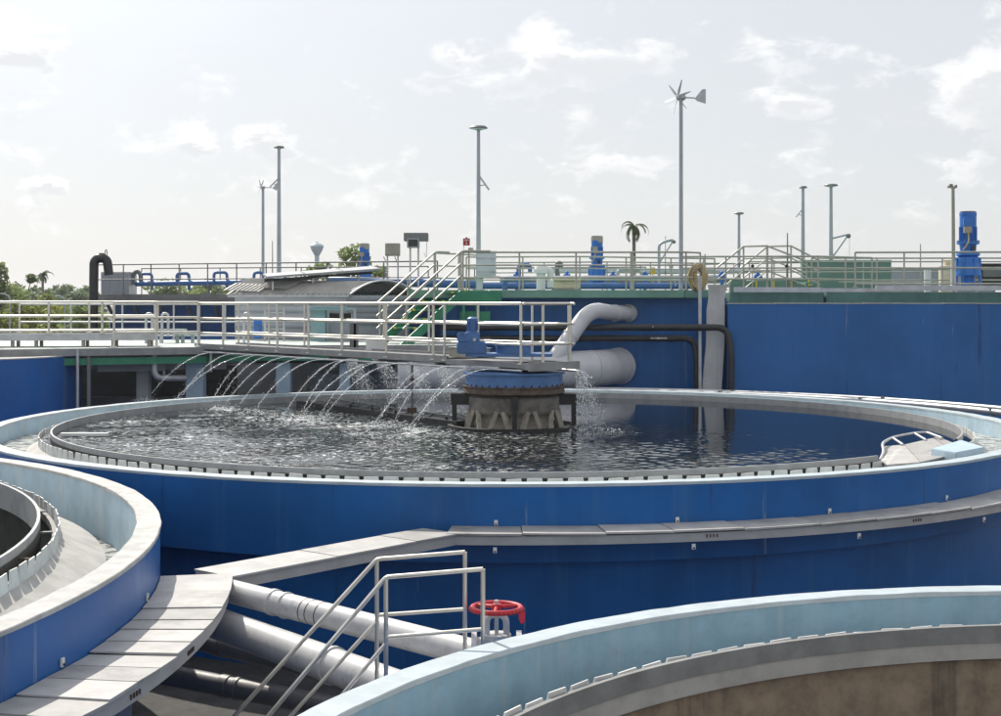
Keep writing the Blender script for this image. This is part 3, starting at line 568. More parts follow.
# legs and rods below the bridge
for t_, w_, zz, lab in ((3.3, .05, BZ - .1, 'thin rusty rod with valve hanging from the bridge into the water'), (1.75, .35, BZ - .2, 'square grey hanger post under the bridge beside the centre drive')):
    p = bp(t_, w_); q = thing('hanger_rod', lab, 'rod', (p.x, p.y, BZ - .2))
    if t_ > 3: MB().cyl((p.x, p.y, BZ - .2), (p.x, p.y, 3.15), .022, 8).build('rod', 'galv_dark', q); MB().box((p.x, p.y, BZ + .02), (.18, .12, .1)).build('valve', 'rust', q); MB().cyl((p.x, p.y, 2.85), (p.x, p.y, 2.9), .045, 8).build('collar', 'rust', q)
    else: MB().box((p.x, p.y, 2.6), (.085, .085, 1.0)).build('post', 'galv_dark', q); MB().bar((p.x - .3, p.y, 2.75), (p.x + .5, p.y, 2.75), .04, .04).build('brace', 'galv', q)
p = bp(2.35, -.02); gb = thing('junction_box', 'flat grey box on the bridge edge left of the blue drive', 'box', (p.x, p.y, 3.3))
MB().bar(bp(2.2, .25, .12), bp(1.35, .25, .12), .3, .16).build('case', 'beige_box', gb, bevel=.01); MB().bar(bp(2.22, .25, .215), bp(1.33, .25, .215), .33, .02).build('lid', 'galv', gb)
p = at(375, 345, 29.6); nt = thing('notice_sheet', 'blank white notice sheet hung on the bridge railing', 'notice', (p.x, p.y, p.z - .2))
MB().bar((p.x - .19, p.y - .02, p.z - .0), (p.x + .19, p.y - .02 - .02, p.z), .012, .30).build('sheet', 'white_paint', nt)
MB().bar((p.x - .17, p.y - .02, p.z + .145), (p.x + .17, p.y - .04, p.z + .145), .016, .012).build('clip', 'galv', nt)
p = at(354, 337, 31.0); dp = thing('sign_post', 'dark grey upright panel on a post behind the bridge railing', 'panel', (p.x, p.y, 3.3))
MB().box((p.x, p.y, 3.57), (.19, .05, .62)).build('panel', 'galv_dark', dp); MB().box((p.x + .02, p.y, 3.75), (.05, .05, .9)).build('post', 'galv', dp)

# ------------------------------------------------------------------ centre drive of the large tank
DC = (0.24, 24.8)
dr = thing('centre_pier', 'weathered stone and rusty ring pier in the middle of the large tank', 'pier', (DC[0], DC[1], 0))
def dl(prof, name, mat, n=48, parent=None): return MB().lathe((DC[0], DC[1], 0), prof, n).build(name, mat, parent or dr)
dl([(.72, 0), (.66, 2.52)], 'core', 'stone_light')
dl([(.5, 2.42), (.78, 2.40), (.80, 2.44), (.80, 2.68), (.74, 2.72), (.3, 2.72)], 'stone_ring', 'stone')
dl([(.5, 2.72), (.86, 2.735), (.90, 2.76), (.89, 2.83), (.91, 2.88), (.5, 2.88)], 'rust_ring', 'stone_rust')
dl([(.5, 2.85), (.86, 2.85), (.86, 3.08), (.90, 3.085), (.90, 3.12), (.3, 3.12)], 'blue_ring', 'machine_blue')
dl([(1.18, W0 - .1), (1.18, W0 + .045), (1.10, W0 + .05), (1.10, W0 - .1)], 'base_ring', 'black_steel')
for k in range(9):
    a = 2 * pi * k / 9 + .2
    for s in (-1, 1):
        MB().bar((DC[0] + .84 * cos(a + s * .22), DC[1] + .84 * sin(a + s * .22), W0 - .02), (DC[0] + .78 * cos(a + s * .08), DC[1] + .78 * sin(a + s * .08), 2.46), .07, .07).build('strut', 'stone_light', dr)
for a in (-pi / 2, 0.05, pi - .05, pi / 2):
    ca, sa = cos(a), sin(a)
    MB().bar((DC[0] + .6 * ca, DC[1] + .6 * sa, 2.63), (DC[0] + 1.12 * ca, DC[1] + 1.12 * sa, 2.63), .12, .20).build('arm', 'black_steel', dr)
    MB().bar((DC[0] + 1.06 * ca, DC[1] + 1.06 * sa, W0 - .05), (DC[0] + 1.06 * ca, DC[1] + 1.06 * sa, 2.55), .08, .08, up=(ca, sa, 0)).build('leg', 'black_steel', dr)
for k in range(36):
    a = 2 * pi * k / 36; MB().ball((DC[0] + .86 * cos(a), DC[1] + .86 * sin(a), 2.90), .02, 6).build('bolt', 'rust', dr)
mo = thing('drive_motor', 'blue gear motor and gearbox on top of the centre drive', 'motor', (DC[0] - .55, DC[1], 3.3))
MB().box((DC[0] - .08, DC[1] + .1, 3.415), (1.52, .75, .055), -.05).build('base_plate', 'machine_blue', mo, bevel=.006)
x0 = (473 - CX) / F * DC[1]; y0 = DC[1] - .02
MB().box((x0 - .02, y0, 3.54), (.52, .48, .20)).build('gearbox', 'machine_blue', mo, bevel=.02)
for k in range(5): MB().box((x0 - .24 + k * .11, y0 - .25, 3.54), (.02, .03, .19)).build('fin', 'machine_blue', mo)
MB().box((x0 - .08, y0, 3.72), (.40, .34, .15)).build('upper_box', 'machine_blue', mo, bevel=.015)
MB().cyl((x0, y0, 3.44), (x0, y0, 3.66), .19, 20).build('flange', 'machine_blue', mo)
MB().lathe((x0 - .01, y0, 0), [(.13, 3.79), (.13, 3.82), (.085, 3.83), (.085, 4.03), (.095, 4.035), (.095, 4.06), (.05, 4.085), (.0, 4.085)], 18).build('motor', 'machine_blue', mo)
for k in range(14):
    a = 2 * pi * k / 14; MB().box((x0 - .01 + .09 * cos(a), y0 + .09 * sin(a), 3.93), (.022, .007, .17), a).build('cooling_fin', 'machine_blue', mo)
MB().box((x0 - .2, y0 - .16, 3.80), (.10, .08, .03)).build('terminal_box', 'machine_blue', mo, bevel=.005)
MB().cyl((x0 + .03, y0 - .2, 3.69), (x0 + .03, y0 - .24, 3.69), .03, 10).build('plug', 'galv', mo)
cv = thing('drum_cover', 'flat round blue cover beside the gear motor', 'cover', (DC[0] + .02, DC[1], 3.44))
xc = (513.5 - CX) / F * DC[1]
MB().lathe((xc, DC[1] + .05, 0), [(.31, 3.445), (.31, 3.56), (.325, 3.565), (.325, 3.60), (.3, 3.61), (0, 3.615)], 28).build('drum', 'machine_blue', cv)
for k in range(10): MB().ball((xc + .27 * cos(k * pi / 5), DC[1] + .05 + .27 * sin(k * pi / 5), 3.615), .016, 6).build('bolt', 'machine_blue', cv)
# skimmer arm floating along the bridge, and boards
sk = thing('skimmer_arm', 'dark skimmer arm lying on the water left of the centre pier', 'skimmer', (DC[0] - .9, DC[1], W0))
q0 = Vector((DC[0] - .95, DC[1] - .15, W0 + .03)); q1 = at(300, 405, 1400 * 2.15 / 101.) ; q1.z = W0 + .03
MB().bar(q0 + Vector((0, 0, .02)), q1 + Vector((0, 0, .02)), .16, .11).build('beam', 'black_steel', sk)
q2 = q0 + Vector((.1, .7, .05)); q3 = q1 + Vector((.5, .9, .05))
MB().bar(q2, q3, .05, .05).build('beam', 'galv_dark', sk)
for k in range(7):
    a = q0.lerp(q1, (k + .5) / 7); b = q2.lerp(q3, (k + .5) / 7); MB().bar(a, b, .04, .04).build('tie', 'galv_dark', sk)
    MB().box((a.x, a.y, W0 + .08), (.05, .05, .16)).build('blade_bracket', 'black_steel', sk)
fb = thing('scum_board', 'narrow pale board on the water by the left edge of the large tank', 'board', (-7.2, 22.6, W0))
MB().bar(at(61, 432.5, 23.0).xy.to_3d() + Vector((0, 0, W0 + .03)), at(108, 431.5, 23.0).xy.to_3d() + Vector((0, 0, W0 + .03)), .12, .05).build('plank', 'white_paint', fb)
# scum beach at the right of the large tank
zb = BZ - .06
def wp(x, y, z):
    d_ = F * (EYE - z) / (y - HZ); return ((x - CX) / F * d_, d_, z)
sb = thing('scum_beach', 'sloping grey scum beach plates at the right edge of the large tank', 'scum beach', wp(890, 464, W0))
def plate(pts, name, mat, par, th=.02):
    up = [Vector(p) for p in pts]; n = len(up); dn = [p - Vector((0, 0, th)) for p in up]
    return MB().add(up + dn, [tuple(range(n)), tuple(reversed(range(n, 2 * n)))] + [(i, n + i, n + (i + 1) % n, (i + 1) % n) for i in range(n)]).build(name, mat, par)
zi, zo = W0 + .03, BZ - .0
plate([wp(885, 446, zi), wp(904, 444.5, zi), wp(920, 462, zo - .02), wp(888, 464.5, zo - .02), wp(881, 460, zi)], 'beach_plate', 'tray_cover', sb)
plate([wp(904.6, 444.4, zi), wp(933, 437.8, zi), wp(957, 453.5, zo - .02), wp(920.6, 461.8, zo - .02)], 'beach_plate', 'tray_cover', sb)
plate([wp(933.6, 437.5, zi), wp(938, 436.8, zi), wp(970, 449, zo - .02), wp(957.6, 453.2, zo - .02)], 'beach_plate', 'tray_cover', sb)
gp = [wp(880, 460, W0 + .02), wp(884, 452, W0 + .06), wp(882, 443, W0 + .1), wp(893, 437, W0 + .1), wp(915, 433, W0 + .1), wp(927, 432.3, W0 + .1), wp(942, 438, W0 + .08)]
MB().tube(bend(gp, .3, 4), .022, 8).build('guard_bar', 'galv', sb)
for (x, y, u, w_) in ((893, 438, 903, 444.6), (915, 433.5, 926, 440)): MB().tube([wp(x, y, W0 + .1), wp(u, w_, W0 + .05)], .02, 8).build('guard_strut', 'galv', sb)
plate([wp(882, 468.5, BZ - .09), wp(925, 463.5, BZ - .06), wp(935, 467, BZ - .06), wp(890, 472, BZ - .09)], 'apron_plate', 'galv', sb)
bx = thing('concrete_plinth', 'pale blue block across the channel beside the scum beach', 'plinth', wp(955, 463, BZ - .4))
zp = BZ + .06
def on_ring(r, px):
    lo, hi = -pi / 2, -.3
    for _ in range(40):
        mid = (lo + hi) / 2
        if (BC[0] + r * cos(mid)) / (BC[1] + r * sin(mid)) < (px - CX) / F: lo = mid
        else: hi = mid
    return (BC[0] + r * cos(lo), BC[1] + r * sin(lo), zp)
q = [on_ring(8.02, 931), on_ring(8.50, 956), on_ring(8.50, 985), on_ring(7.9, 961)]
MB().prism([(p[0], p[1]) for p in q], BZ - .45, zp).build('block', 'light_blue_clean', bx, bevel=.012)

# ------------------------------------------------------------------ water jets and sprays
def drops(m, path, n, jit, r0, r1, rnd):
    for i in range(n):
        t = (i + rnd.random()) / n; p, d = path(t); j = jit * (.2 + t * 1.2)
        c = p + Vector((rnd.gauss(0, j), rnd.gauss(0, j), rnd.gauss(0, j))); r = rnd.uniform(r0, r1); ln = r * rnd.uniform(1.2, 4.5) * (1.4 - t * .6)
        d = d.normalized(); a = d.orthogonal().normalized(); b = d.cross(a)
        m.add([c - d * ln, c + a * r, c + b * r, c - a * r, c - b * r, c + d * ln], [(0, 2, 1), (0, 3, 2), (0, 4, 3), (0, 1, 4), (5, 1, 2), (5, 2, 3), (5, 3, 4), (5, 4, 1)], True)
ORD = ['first', 'second', 'third', 'fourth', 'fifth', 'sixth', 'seventh', 'eighth', 'ninth', 'tenth', 'eleventh', 'twelfth', 'thirteenth', 'fourteenth', 'fifteenth', 'sixteenth', 'seventeenth']
JT = (.35, .9, 1.3, 1.85, 2.5, 3.1, 3.7, 4.2, 4.85, 5.4, 6.1, 6.7, 7.3, 8.0, 8.6, 9.3, 9.9, 10.4)
ORD += ['eighteenth', 'nineteenth', 'twentieth', 'twenty-first', 'twenty-second', 'twenty-third']
def splash(m, c, n, rad, rnd):
    for _ in range(n):
        a = rnd.uniform(0, 2 * pi); q = rad * sqrt(rnd.random()); h_ = abs(rnd.gauss(0, .05)) * (1.2 - q / rad); r = rnd.uniform(.003, .010)
        p = Vector((c[0] + q * cos(a), c[1] + q * sin(a), W0 + .01 + h_)); m.add([p + Vector((0, 0, r)), p + Vector((r * 1.6, 0, 0)), p + Vector((0, r * 1.6, 0)), p - Vector((r * 1.6, 0, 0)), p - Vector((0, r * 1.6, 0)), p - Vector((0, 0, r))], [(0, 1, 2), (0, 2, 3), (0, 3, 4), (0, 4, 1), (5, 2, 1), (5, 3, 2), (5, 4, 3), (5, 1, 4)], True)
for i, t_ in enumerate(JT):
    rnd = random.Random(i); o = bp(t_, -.08, -.13); v0 = rnd.uniform(2.3, 4.4); up = rnd.uniform(-.2, 1.1); vel = -BP * v0 + BD * rnd.uniform(-.7, .6) + Vector((0, 0, up))
    T = (up + sqrt(up * up + 2 * 9.8 * (o.z - W0))) / 9.8
    path = lambda s, o=o, vel=vel, T=T: (o + vel * (s * T) + Vector((0, 0, -4.9 * (s * T) ** 2)), vel + Vector((0, 0, -9.8 * s * T)))
    jt = thing('water_jet', 'thin arcing water jet, %s from the centre drive along the bridge' % ORD[i], 'water jet', o, 'water jets from the bridge')
    n_ = 90; pts = [path(k / n_ * .93)[0] + Vector((rnd.gauss(0, .004), rnd.gauss(0, .004), rnd.gauss(0, .006))) * (k / n_) for k in range(n_ + 1)]
    MB().tube(pts, [max(.0022, .0068 * (1 - .55 * k / n_) * (1 if k < 10 else rnd.choice((.4, .7, 1, 1.2)))) for k in range(n_ + 1)], 5).build('stream', 'spray', jt)
    m = MB(); drops(m, lambda s: path(.12 + .88 * s), 80, .010, .003, .007, rnd); drops(m, lambda s: path(.3 + .7 * s), 170, .04, .0015, .0045, rnd); e_ = path(1.0)[0]; splash(m, e_, 55, .30, rnd)
    tag(m.build('droplets', 'spray', jt), None, kind='stuff')
for i, t_ in enumerate((1.6, 3.1, 4.3, 5.3, 6.4, 7.6)):
    rnd = random.Random(50 + i); o = bp(t_, BW + .05, -.13); m = MB()
    for k in range(34):
        vel = BP * rnd.uniform(.9, 2.1) - BD * rnd.uniform(-.2, .6) + Vector((0, 0, rnd.uniform(-.3, .6))); T = .46
        path = lambda s, vel=vel: (o + vel * (s * T) + Vector((0, 0, -4.9 * (s * T) ** 2)), vel + Vector((0, 0, -9.8 * s * T)))
        drops(m, path, 50, .03, .002, .007, rnd)
    jt = thing('water_spray', 'misty fan of water falling behind the bridge, %s from the centre drive' % ORD[i], 'water spray', o, 'misty sprays behind the bridge')
    tag(m.build('droplets', 'spray', jt), None, kind='stuff')
o = bp(-.75, .62, -.13); rnd = random.Random(77)
sp = thing('spray_spout', 'bent steel spout at the bridge end', 'pipe', bp(-.2, .62, -.12)); MB().tube(bend([bp(-.2, .62, -.12), bp(-.75, .62, -.12), bp(-.82, .62, -.2)], .06, 4), .022, 8).build('tube', 'steel', sp)
m = MB()
for k in range(26):
    vel = Vector((rnd.uniform(-.05, 1.1), rnd.uniform(-.6, .4), rnd.uniform(-.6, .5))); T = .44
    path = lambda s, vel=vel: (o + vel * (s * T) + Vector((0, 0, -4.9 * (s * T) ** 2)), vel + Vector((0, 0, -9.8 * s * T)))
    drops(m, path, 42, .02, .003, .010, rnd)
splash(m, o + Vector((.35, -.05, 0)), 110, .5, rnd)
jt = thing('water_spray', 'water shower falling from the spout right of the centre drive', 'water spray', o); tag(m.build('droplets', 'spray', jt), None, kind='stuff')

# ------------------------------------------------------------------ blue tank and platforms on the left
t = thing('blue_tank', 'streaked blue tank wall at the left edge behind the large tank', 'tank', (-13.9, 32.6, 0))
MB().lathe((-13.9, 32.6, 0), [(3.98, 0), (3.98, 3.10)], 72).build('wall', 'blue_left', t)
MB().lathe((-13.9, 32.6, 0), [(3.99, 3.10), (3.99, 3.125), (3.75, 3.125)], 72).build('rim', 'rim_concrete', t)
MB().lathe((-13.9, 32.6, 0), [(3.75, 3.12), (0.01, 3.12)], 24).build('top', 'concrete', t)
p = at(77.5, 380, 32.0); pipe('thin pale vertical pipe on the left blue tank', [(p.x, p.y, .2), (p.x, p.y, 3.25)], .035, 'galv')
p = at(89, 380, 32.2); q = thing('steel_post', 'dark steel post with bracket beside the left blue tank', 'post', (p.x, p.y, 0))
MB().box((p.x, p.y, 1.65), (.07, .07, 3.2)).build('post', 'galv_dark', q); MB().bar((p.x - .25, p.y, 3.22), (p.x + .03, p.y, 3.22), .06, .06).build('bracket', 'galv_dark', q)

pl = thing('lower_platform', 'pale green platform at bridge level with grey steel edge', 'platform', (-7, 33.3, 0))
poly = [(-14, 30.7), (-11.2, 31.45), (-7.0, 33.25), (-6.2, 34.6), (-.9, 34.6), (-.9, 37.0), (-3.2, 39.6), (-14, 39.6)]
MB().prism(poly, 3.20, 3.285).build('slab', 'green_pale', pl)
e = [Vector((x, y, 3.22)) for x, y in poly[:5]]
for a, b in zip(e[:-1], e[1:]): MB().bar(a + Vector((0, -.045, -.02)), b + Vector((0, -.045, -.02)), .05, .17).build('edge_channel', 'galv_mid', pl)
for a, b in zip(e[1:-1], e[2:]): MB().bar(a + Vector((.05, .08, -.24)), b + Vector((0, .08, -.24)), .1, .16).build('fascia', 'green_stair', pl)
for i, (x, y) in enumerate(((-9.0, 33.0), (-7.7, 33.8))): MB().bar((x - .5, y, 2.83), (x + 1.0, y + .4, 2.83), .18, .24).build('beam', 'concrete', pl)
MB().bar((-9.8, 33.0, 2.88), (-6.0, 35.2, 2.88), .2, .2).build('beam', 'concrete', pl)
MB().bar((-6.2, 35.0, 2.95), (-.9, 35.0, 2.95), .2, .24).build('beam', 'concrete_dark', pl)
def column(label, px, d_, w, mat, z1=3.05, group='columns under the lower platform'):
    p = at(px, 380, d_); c = thing('column', label, 'column', (p.x, p.y, 0), group)
    MB().box((p.x, p.y, z1 / 2), (w, w, z1)).build('shaft', mat, c, bevel=.02); MB().box((p.x, p.y, .1), (w * 1.3, w * 1.3, .2)).build('footing', 'concrete', c)
column('grey concrete column under the green-edged platform', 144, 33.5, .30, 'concrete')
column('pale blue column left of the water jets', 196, 34.0, .42, 'light_blue_clean', 2.9)
column('pale blue column behind the left water jets', 284, 35.0, .36, 'light_blue_clean', 2.85)
column('grey column behind the spray, right of the pale blue column', 345, 35.2, .26, 'light_blue_clean', 2.85)
column('narrow pale blue column behind the middle sprays', 366, 36.0, .24, 'cladding', 2.85)
column('slim pale blue column nearest the green stair', 402, 35.2, .24, 'light_blue_clean', 2.85)
bw = thing('back_wall', 'low grey concrete wall in the dark under the platform', 'wall', (-8, 36.5, 0)); MB().box((-9.0, 36.2, .95), (8, .25, 1.9)).build('wall', 'concrete', bw)
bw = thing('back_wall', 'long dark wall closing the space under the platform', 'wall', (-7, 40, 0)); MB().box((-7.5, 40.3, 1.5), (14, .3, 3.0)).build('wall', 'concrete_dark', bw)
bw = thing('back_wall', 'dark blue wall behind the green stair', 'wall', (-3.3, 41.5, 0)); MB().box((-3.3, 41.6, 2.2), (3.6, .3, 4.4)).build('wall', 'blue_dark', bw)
bw = thing('equipment_cabinet', 'pale panelled housing seen through the sprays under the platform', 'cabinet', (-3, 36.2, 0))
MB().box((-3.2, 36.6, 1.3), (3.4, .5, 2.4)).build('case', 'cladding', bw)
for k in range(6): MB().box((-4.6 + k * .56, 36.33, 1.6), (.5, .03, 1.6)).build('panel', 'cladding', bw, bevel=.006)
pipe('grey square-bent pipe hanging under the platform edge', [at(154.5, 351, 33.0), at(154.5, 378, 33.0), at(186, 378, 33.4)], .075, 'galv', rad=.2)
pipe('thin drop pipe under the platform corner', [at(211, 352, 33.2), at(211, 372, 33.2)], .03, 'galv')
pipe('short thin rod between the beams under the platform', [at(164, 366, 33.4), at(164, 377, 33.4)], .03, 'galv')
# raised walkway at far left with its rails
rw = thing('raised_walkway', 'raised steel walkway on short legs at the left of the platform', 'walkway', (-10, 32.8, 3.3))
wa, wb = at(-60, 334, 32.6), at(155, 336, 33.4); wa.z = wb.z = 3.52
n_ = Vector((-(wb - wa).y, (wb - wa).x, 0)).normalized()
MB().bar(wa, wb, .05, .16).build('side_channel', 'galv', rw); MB().bar(wa + n_ * .9, wb + n_ * .9, .05, .16).build('side_channel', 'galv', rw)
for k in range(9):
    a = wa.lerp(wb, k / 9) + n_ * .45; b = wa.lerp(wb, (k + 1) / 9 - .004) + n_ * .45; MB().bar(a + Vector((0, 0, .04)), b + Vector((0, 0, .04)), .84, .03).build('deck_plate', 'galv', rw)
for f in (.33, .44, .66, .8, .97):
    for w_ in (.06, .84): q = wa.lerp(wb, f) + n_ * w_; MB().box((q.x, q.y, 3.37), (.07, .07, .18)).build('leg', 'beige_box', rw)
railing('railing', 'near pale railing of the raised walkway at far left', [wa + Vector((0, 0, .08)), wb + Vector((0, 0, .08))], .75, (1, .56, .1), 1.25, .030)
railing('railing', 'far railing of the raised walkway at far left', [wa + n_ * .9 + Vector((0, 0, .08)), wb + n_ * .9 + Vector((0, 0, .08))], .75, (1, .56, .1), 1.6, .026)
pts = [(-7.2, 33.35, 3.29), (-9.0, 32.6, 3.29)]
railing('railing', 'platform edge railing joining the bridge to the raised walkway', pts, 1.05, (1, .66, .33), 1.0, .032)
railing('railing', 'rear railing of the pale green platform in front of the far blue tank', [(-13.5, 39.3, 3.29), (-3.4, 39.3, 3.29)], 1.0, (1, .5, .12), 1.5, .028, 'galv')
for i, (px, dd) in enumerate(((146, 36.0), (162, 36.2), (244, 36.8))):
    p = at(px, 318, dd); pipe(('pale bent riser pipe nearest the raised walkway', 'pale bent riser pipe right beside the first riser', 'pale bent riser pipe near the roofed building')[i], [(p.x, p.y, 3.2), (p.x, p.y, 4.05), (p.x + .16, p.y, 4.05), (p.x + .16, p.y, 3.5)], .035, 'galv', rad=.08, group='riser pipes on the platform')
bn = thing('work_bench', 'pale low bench frame on the platform behind the bridge railing', 'bench', at(180, 340, 36.5).xy.to_3d() + Vector((0, 0, 3.285)))
for (px, py, w_) in ((172, 330, .7), (185, 334, .5)):
    p = at(px, py, 36.5); MB().box((p.x, p.y, p.z), (w_, .4, .05)).build('top', 'green_pale', bn)
    for s in (-.4, .4): MB().box((p.x + s * w_, p.y, (p.z + 3.28) / 2), (.08, .08, p.z - 3.28)).build('leg', 'green_pale', bn)

# ------------------------------------------------------------------ building with barrel roof
hb = thing('pump_house', 'small grey building with barrel-vault corrugated roof behind the bridge', 'building', (-4.7, 40, 0))
ev = 4.55
g0 = Vector(at(409, 296, 40.5)); g1 = Vector(at(346, 294, 39.6)); ax = Vector((-.985, .17, 0)); LN = 3.3
g0.z = g1.z = 0
cr = [(g1 + ax * LN), g1, g0, g0 + ax * LN]
MB().prism([(p.x, p.y) for p in cr], 0, ev - .02).build('wall', 'white_wall', hb)
for k in range(7): MB().bar(Vector((g1.x, g1.y - .03, ev - .25 - k * .22)), Vector(((g1 + ax * LN).x, (g1 + ax * LN).y - .03, ev - .25 - k * .22)), .03, .05).build('cladding_rail', 'cladding', hb)
for k in range(5): MB().bar(g1.lerp(g0, .03) + Vector((0, -.04, ev - .12 - k * .17)), g1.lerp(g0, .97) + Vector((0, -.04, ev - .12 - k * .17)), .03, .06).build('louvre', 'cladding', hb)
def roof_pt(s, u, lift=0.0):                                       # s 0..1 across, u along
    a = s * 2 - 1; b = (g1 - (g0 - g1) * .05).lerp(g0 + (g0 - g1) * .05, s) + ax * u; return Vector((b.x, b.y, ev + (.38 + lift) * (1 - a * a)))
nseg = 14; nr = 46
vs = []; fs = []
for i in range(nr + 1):
    u = -.18 + (LN + .36) * i / nr; l = .03 if i % 2 else 0
    for j in range(nseg + 1): q = roof_pt(j / nseg, u); vs.append(q + Vector((0, 0, l)))
for i in range(nr):
    for j in range(nseg): k = i * (nseg + 1) + j; fs.append((k, k + 1, k + nseg + 2, k + nseg + 1))
MB().add(vs, fs).build('roof', 'corrugated', hb)
gv = [roof_pt(j / 16, -.02, -.05) for j in range(17)]; MB().add(gv, [tuple(range(17))]).build('gable_opening', 'dark_glass', hb)
MB().tube([roof_pt(j / 16, -.2, .03) for j in range(17)], .03, 6).build('gable_trim', 'galv', hb)
MB().bar(g1 + ax * -.1 + Vector((0, -.06, ev - .03)), g1 + ax * (LN + .2) + Vector((0, -.06, ev - .03)), .06, .07).build('eaves_gutter', 'galv', hb)
for k in range(7): q = g1.lerp(g0, .1 + k * .13); MB().box((q.x, q.y - .03, ev - .06), (.03, .02, .1)).build('gable_post', 'galv', hb)
for (sa, sb_, ua, ub_, tl_) in ((.02, .36, 2.5, 3.6, .05), (.05, .42, 1.75, 2.62, .09), (.30, .62, 2.9, 3.75, .06)):
    m = MB(); K = 18; vs = []
    for i in range(K + 1):
        u = ua + (ub_ - ua) * i / K
        for s_ in (sa, (sa + sb_) / 2, sb_): vs.append(roof_pt(s_, u) + Vector((0, 0, tl_ + (.02 if i % 2 else 0) + (u - ua) * .05)))
    m.add(vs, [(3 * i + j, 3 * i + j + 1, 3 * i + 4 + j, 3 * i + 3 + j) for i in range(K) for j in (0, 1)]); m.build('loose_sheet', 'corrugated', hb)
# solar panels on the roof
p0, p1 = at(260, 278.5, 39.6), at(375, 270.5, 40.4)
so = thing('solar_panel', 'tilted pale-edged solar panel array lying above the barrel roof', 'solar panel', (p0.x, p0.y, p0.z - .15))
for k in range(3):
    a = p0.lerp(p1, k / 3 + .004); b = p0.lerp(p1, (k + 1) / 3 - .004)
    MB().bar(a + Vector((0, .75, .08)), b + Vector((0, .75, .08)), 1.55, .055, up=(0, -.07, .998)).build('frame', 'panel_frame', so)
    MB().bar(a + Vector((.03, .745, .1115)), b + Vector((-.03, .745, .1115)), 1.47, .006, up=(0, -.07, .998)).build('cell_sheet', 'panel_frame', so)
for f in (.1, .45, .85): q = p0.lerp(p1, f); MB().bar(q + Vector((0, .2, -.35)), q + Vector((0, .2, .02)), .05, .05).build('stand', 'galv', so)
MB().bar(p0 + Vector((.1, .12, -.06)), p1 + Vector((-.1, .12, -.06)), .06, .07).build('purlin', 'black_steel', so)
# teal kiosk
p = at(319, 345, 38.2); ki = thing('kiosk', 'teal kiosk with flat canopy in front of the barrel-roof building', 'kiosk', (p.x, p.y, 3.285))
MB().box((p.x, p.y, 3.72), (.40, .4, .9)).build('column', 'teal_paint', ki, bevel=.01)
c0 = at(331, 310, 38.2); MB().box((c0.x, c0.y, c0.z + .02), (1.35, .8, .06)).build('canopy', 'teal_paint', ki, bevel=.015); MB().box((c0.x - .05, c0.y, c0.z + .07), (.9, .6, .05)).build('canopy_cap', 'teal_paint', ki)
w0 = at(338, 315.5, 38.2); MB().box((w0.x + .05, w0.y + .1, w0.z - .02), (.62, .05, .16)).build('window', 'dark_glass', ki)
MB().box((w0.x + .05, w0.y + .14, 3.66), (.66, .08, .72)).build('counter', 'cladding', ki)
for s in (-.3, 0, .32): MB().box((w0.x + .05 + s, w0.y + .06, w0.z - .02), (.025, .03, .18)).build('mullion', 'galv', ki)
# ladder
la, lb = at(265, 345, 38.0), at(284, 345, 38.0); ld = thing('ladder', 'pale vertical ladder against the building behind the bridge rails', 'ladder', (la.x, la.y, 3.285))
for q in (la, lb): MB().box((q.x, q.y, 3.72), (.05, .04, .95)).build('stile', 'galv', ld)
for k in range(4): MB().bar((la.x, la.y, 3.4 + k * .22), (lb.x, lb.y, 3.4 + k * .22), .03, .03).build('rung', 'galv', ld)
p = at(258, 325, 38.4); bb = thing('blue_box', 'small bright blue box left of the ladder', 'box', (p.x, p.y, 3.285)); MB().box((p.x, p.y, 3.6), (.2, .2, .5)).build('case', 'motor_blue', bb, bevel=.01); MB().box((p.x, p.y - .105, 3.65), (.12, .02, .2)).build('door', 'pipe_blue', bb)

# ------------------------------------------------------------------ green stair to the upper deck
gs = thing('green_stair', 'green stair with yellow nosings climbing to the upper deck', 'stair', (-2.3, 35.4, 3.285))
RT_ = Vector((-1.02, 36.75, 4.67)); R0 = Vector((-2.40, 35.25, 3.29)); wv = Vector((-.754, .657, 0)) * .95
NT = 6
for k in range(NT):
    c = R0.lerp(RT_, (k + .7) / NT); a, b = c, c + wv
    to = MB().bar(a, b, .24, .045).build('tread', 'green_stair', gs)
    dirn = Vector((R0 - RT_).xy).normalized().to_3d() * .122
    for f in (.12, .5, .88): MB().bar(a.lerp(b, f - .05) + dirn + Vector((0, 0, .0)), a.lerp(b, f + .05) + dirn, .012, .05).build('nosing', 'yellow', to)
for off in (Vector((0, 0, 0)), wv):
    MB().bar(R0 + off + Vector((-.1, -.1, -.12)), RT_ + off + Vector((0, 0, -.12)), .04, .24).build('stringer', 'green_stair', gs)
MB().bar(RT_ + Vector((-.05, 0, -.17)), RT_ + Vector((1.05, .1, -.17)), .05, .26).build('landing_beam', 'green_stair', gs)
MB().bar(RT_ + Vector((-.05, 0.2, -.75)), RT_ + Vector((.75, .2, -.75)), .05, .36).build('support_panel', 'green_stair', gs)
for x in (0, .35): MB().box((RT_.x + x + .05, RT_.y + .1, 4.1), (.07, .07, .9)).build('support_post', 'green_stair', gs)
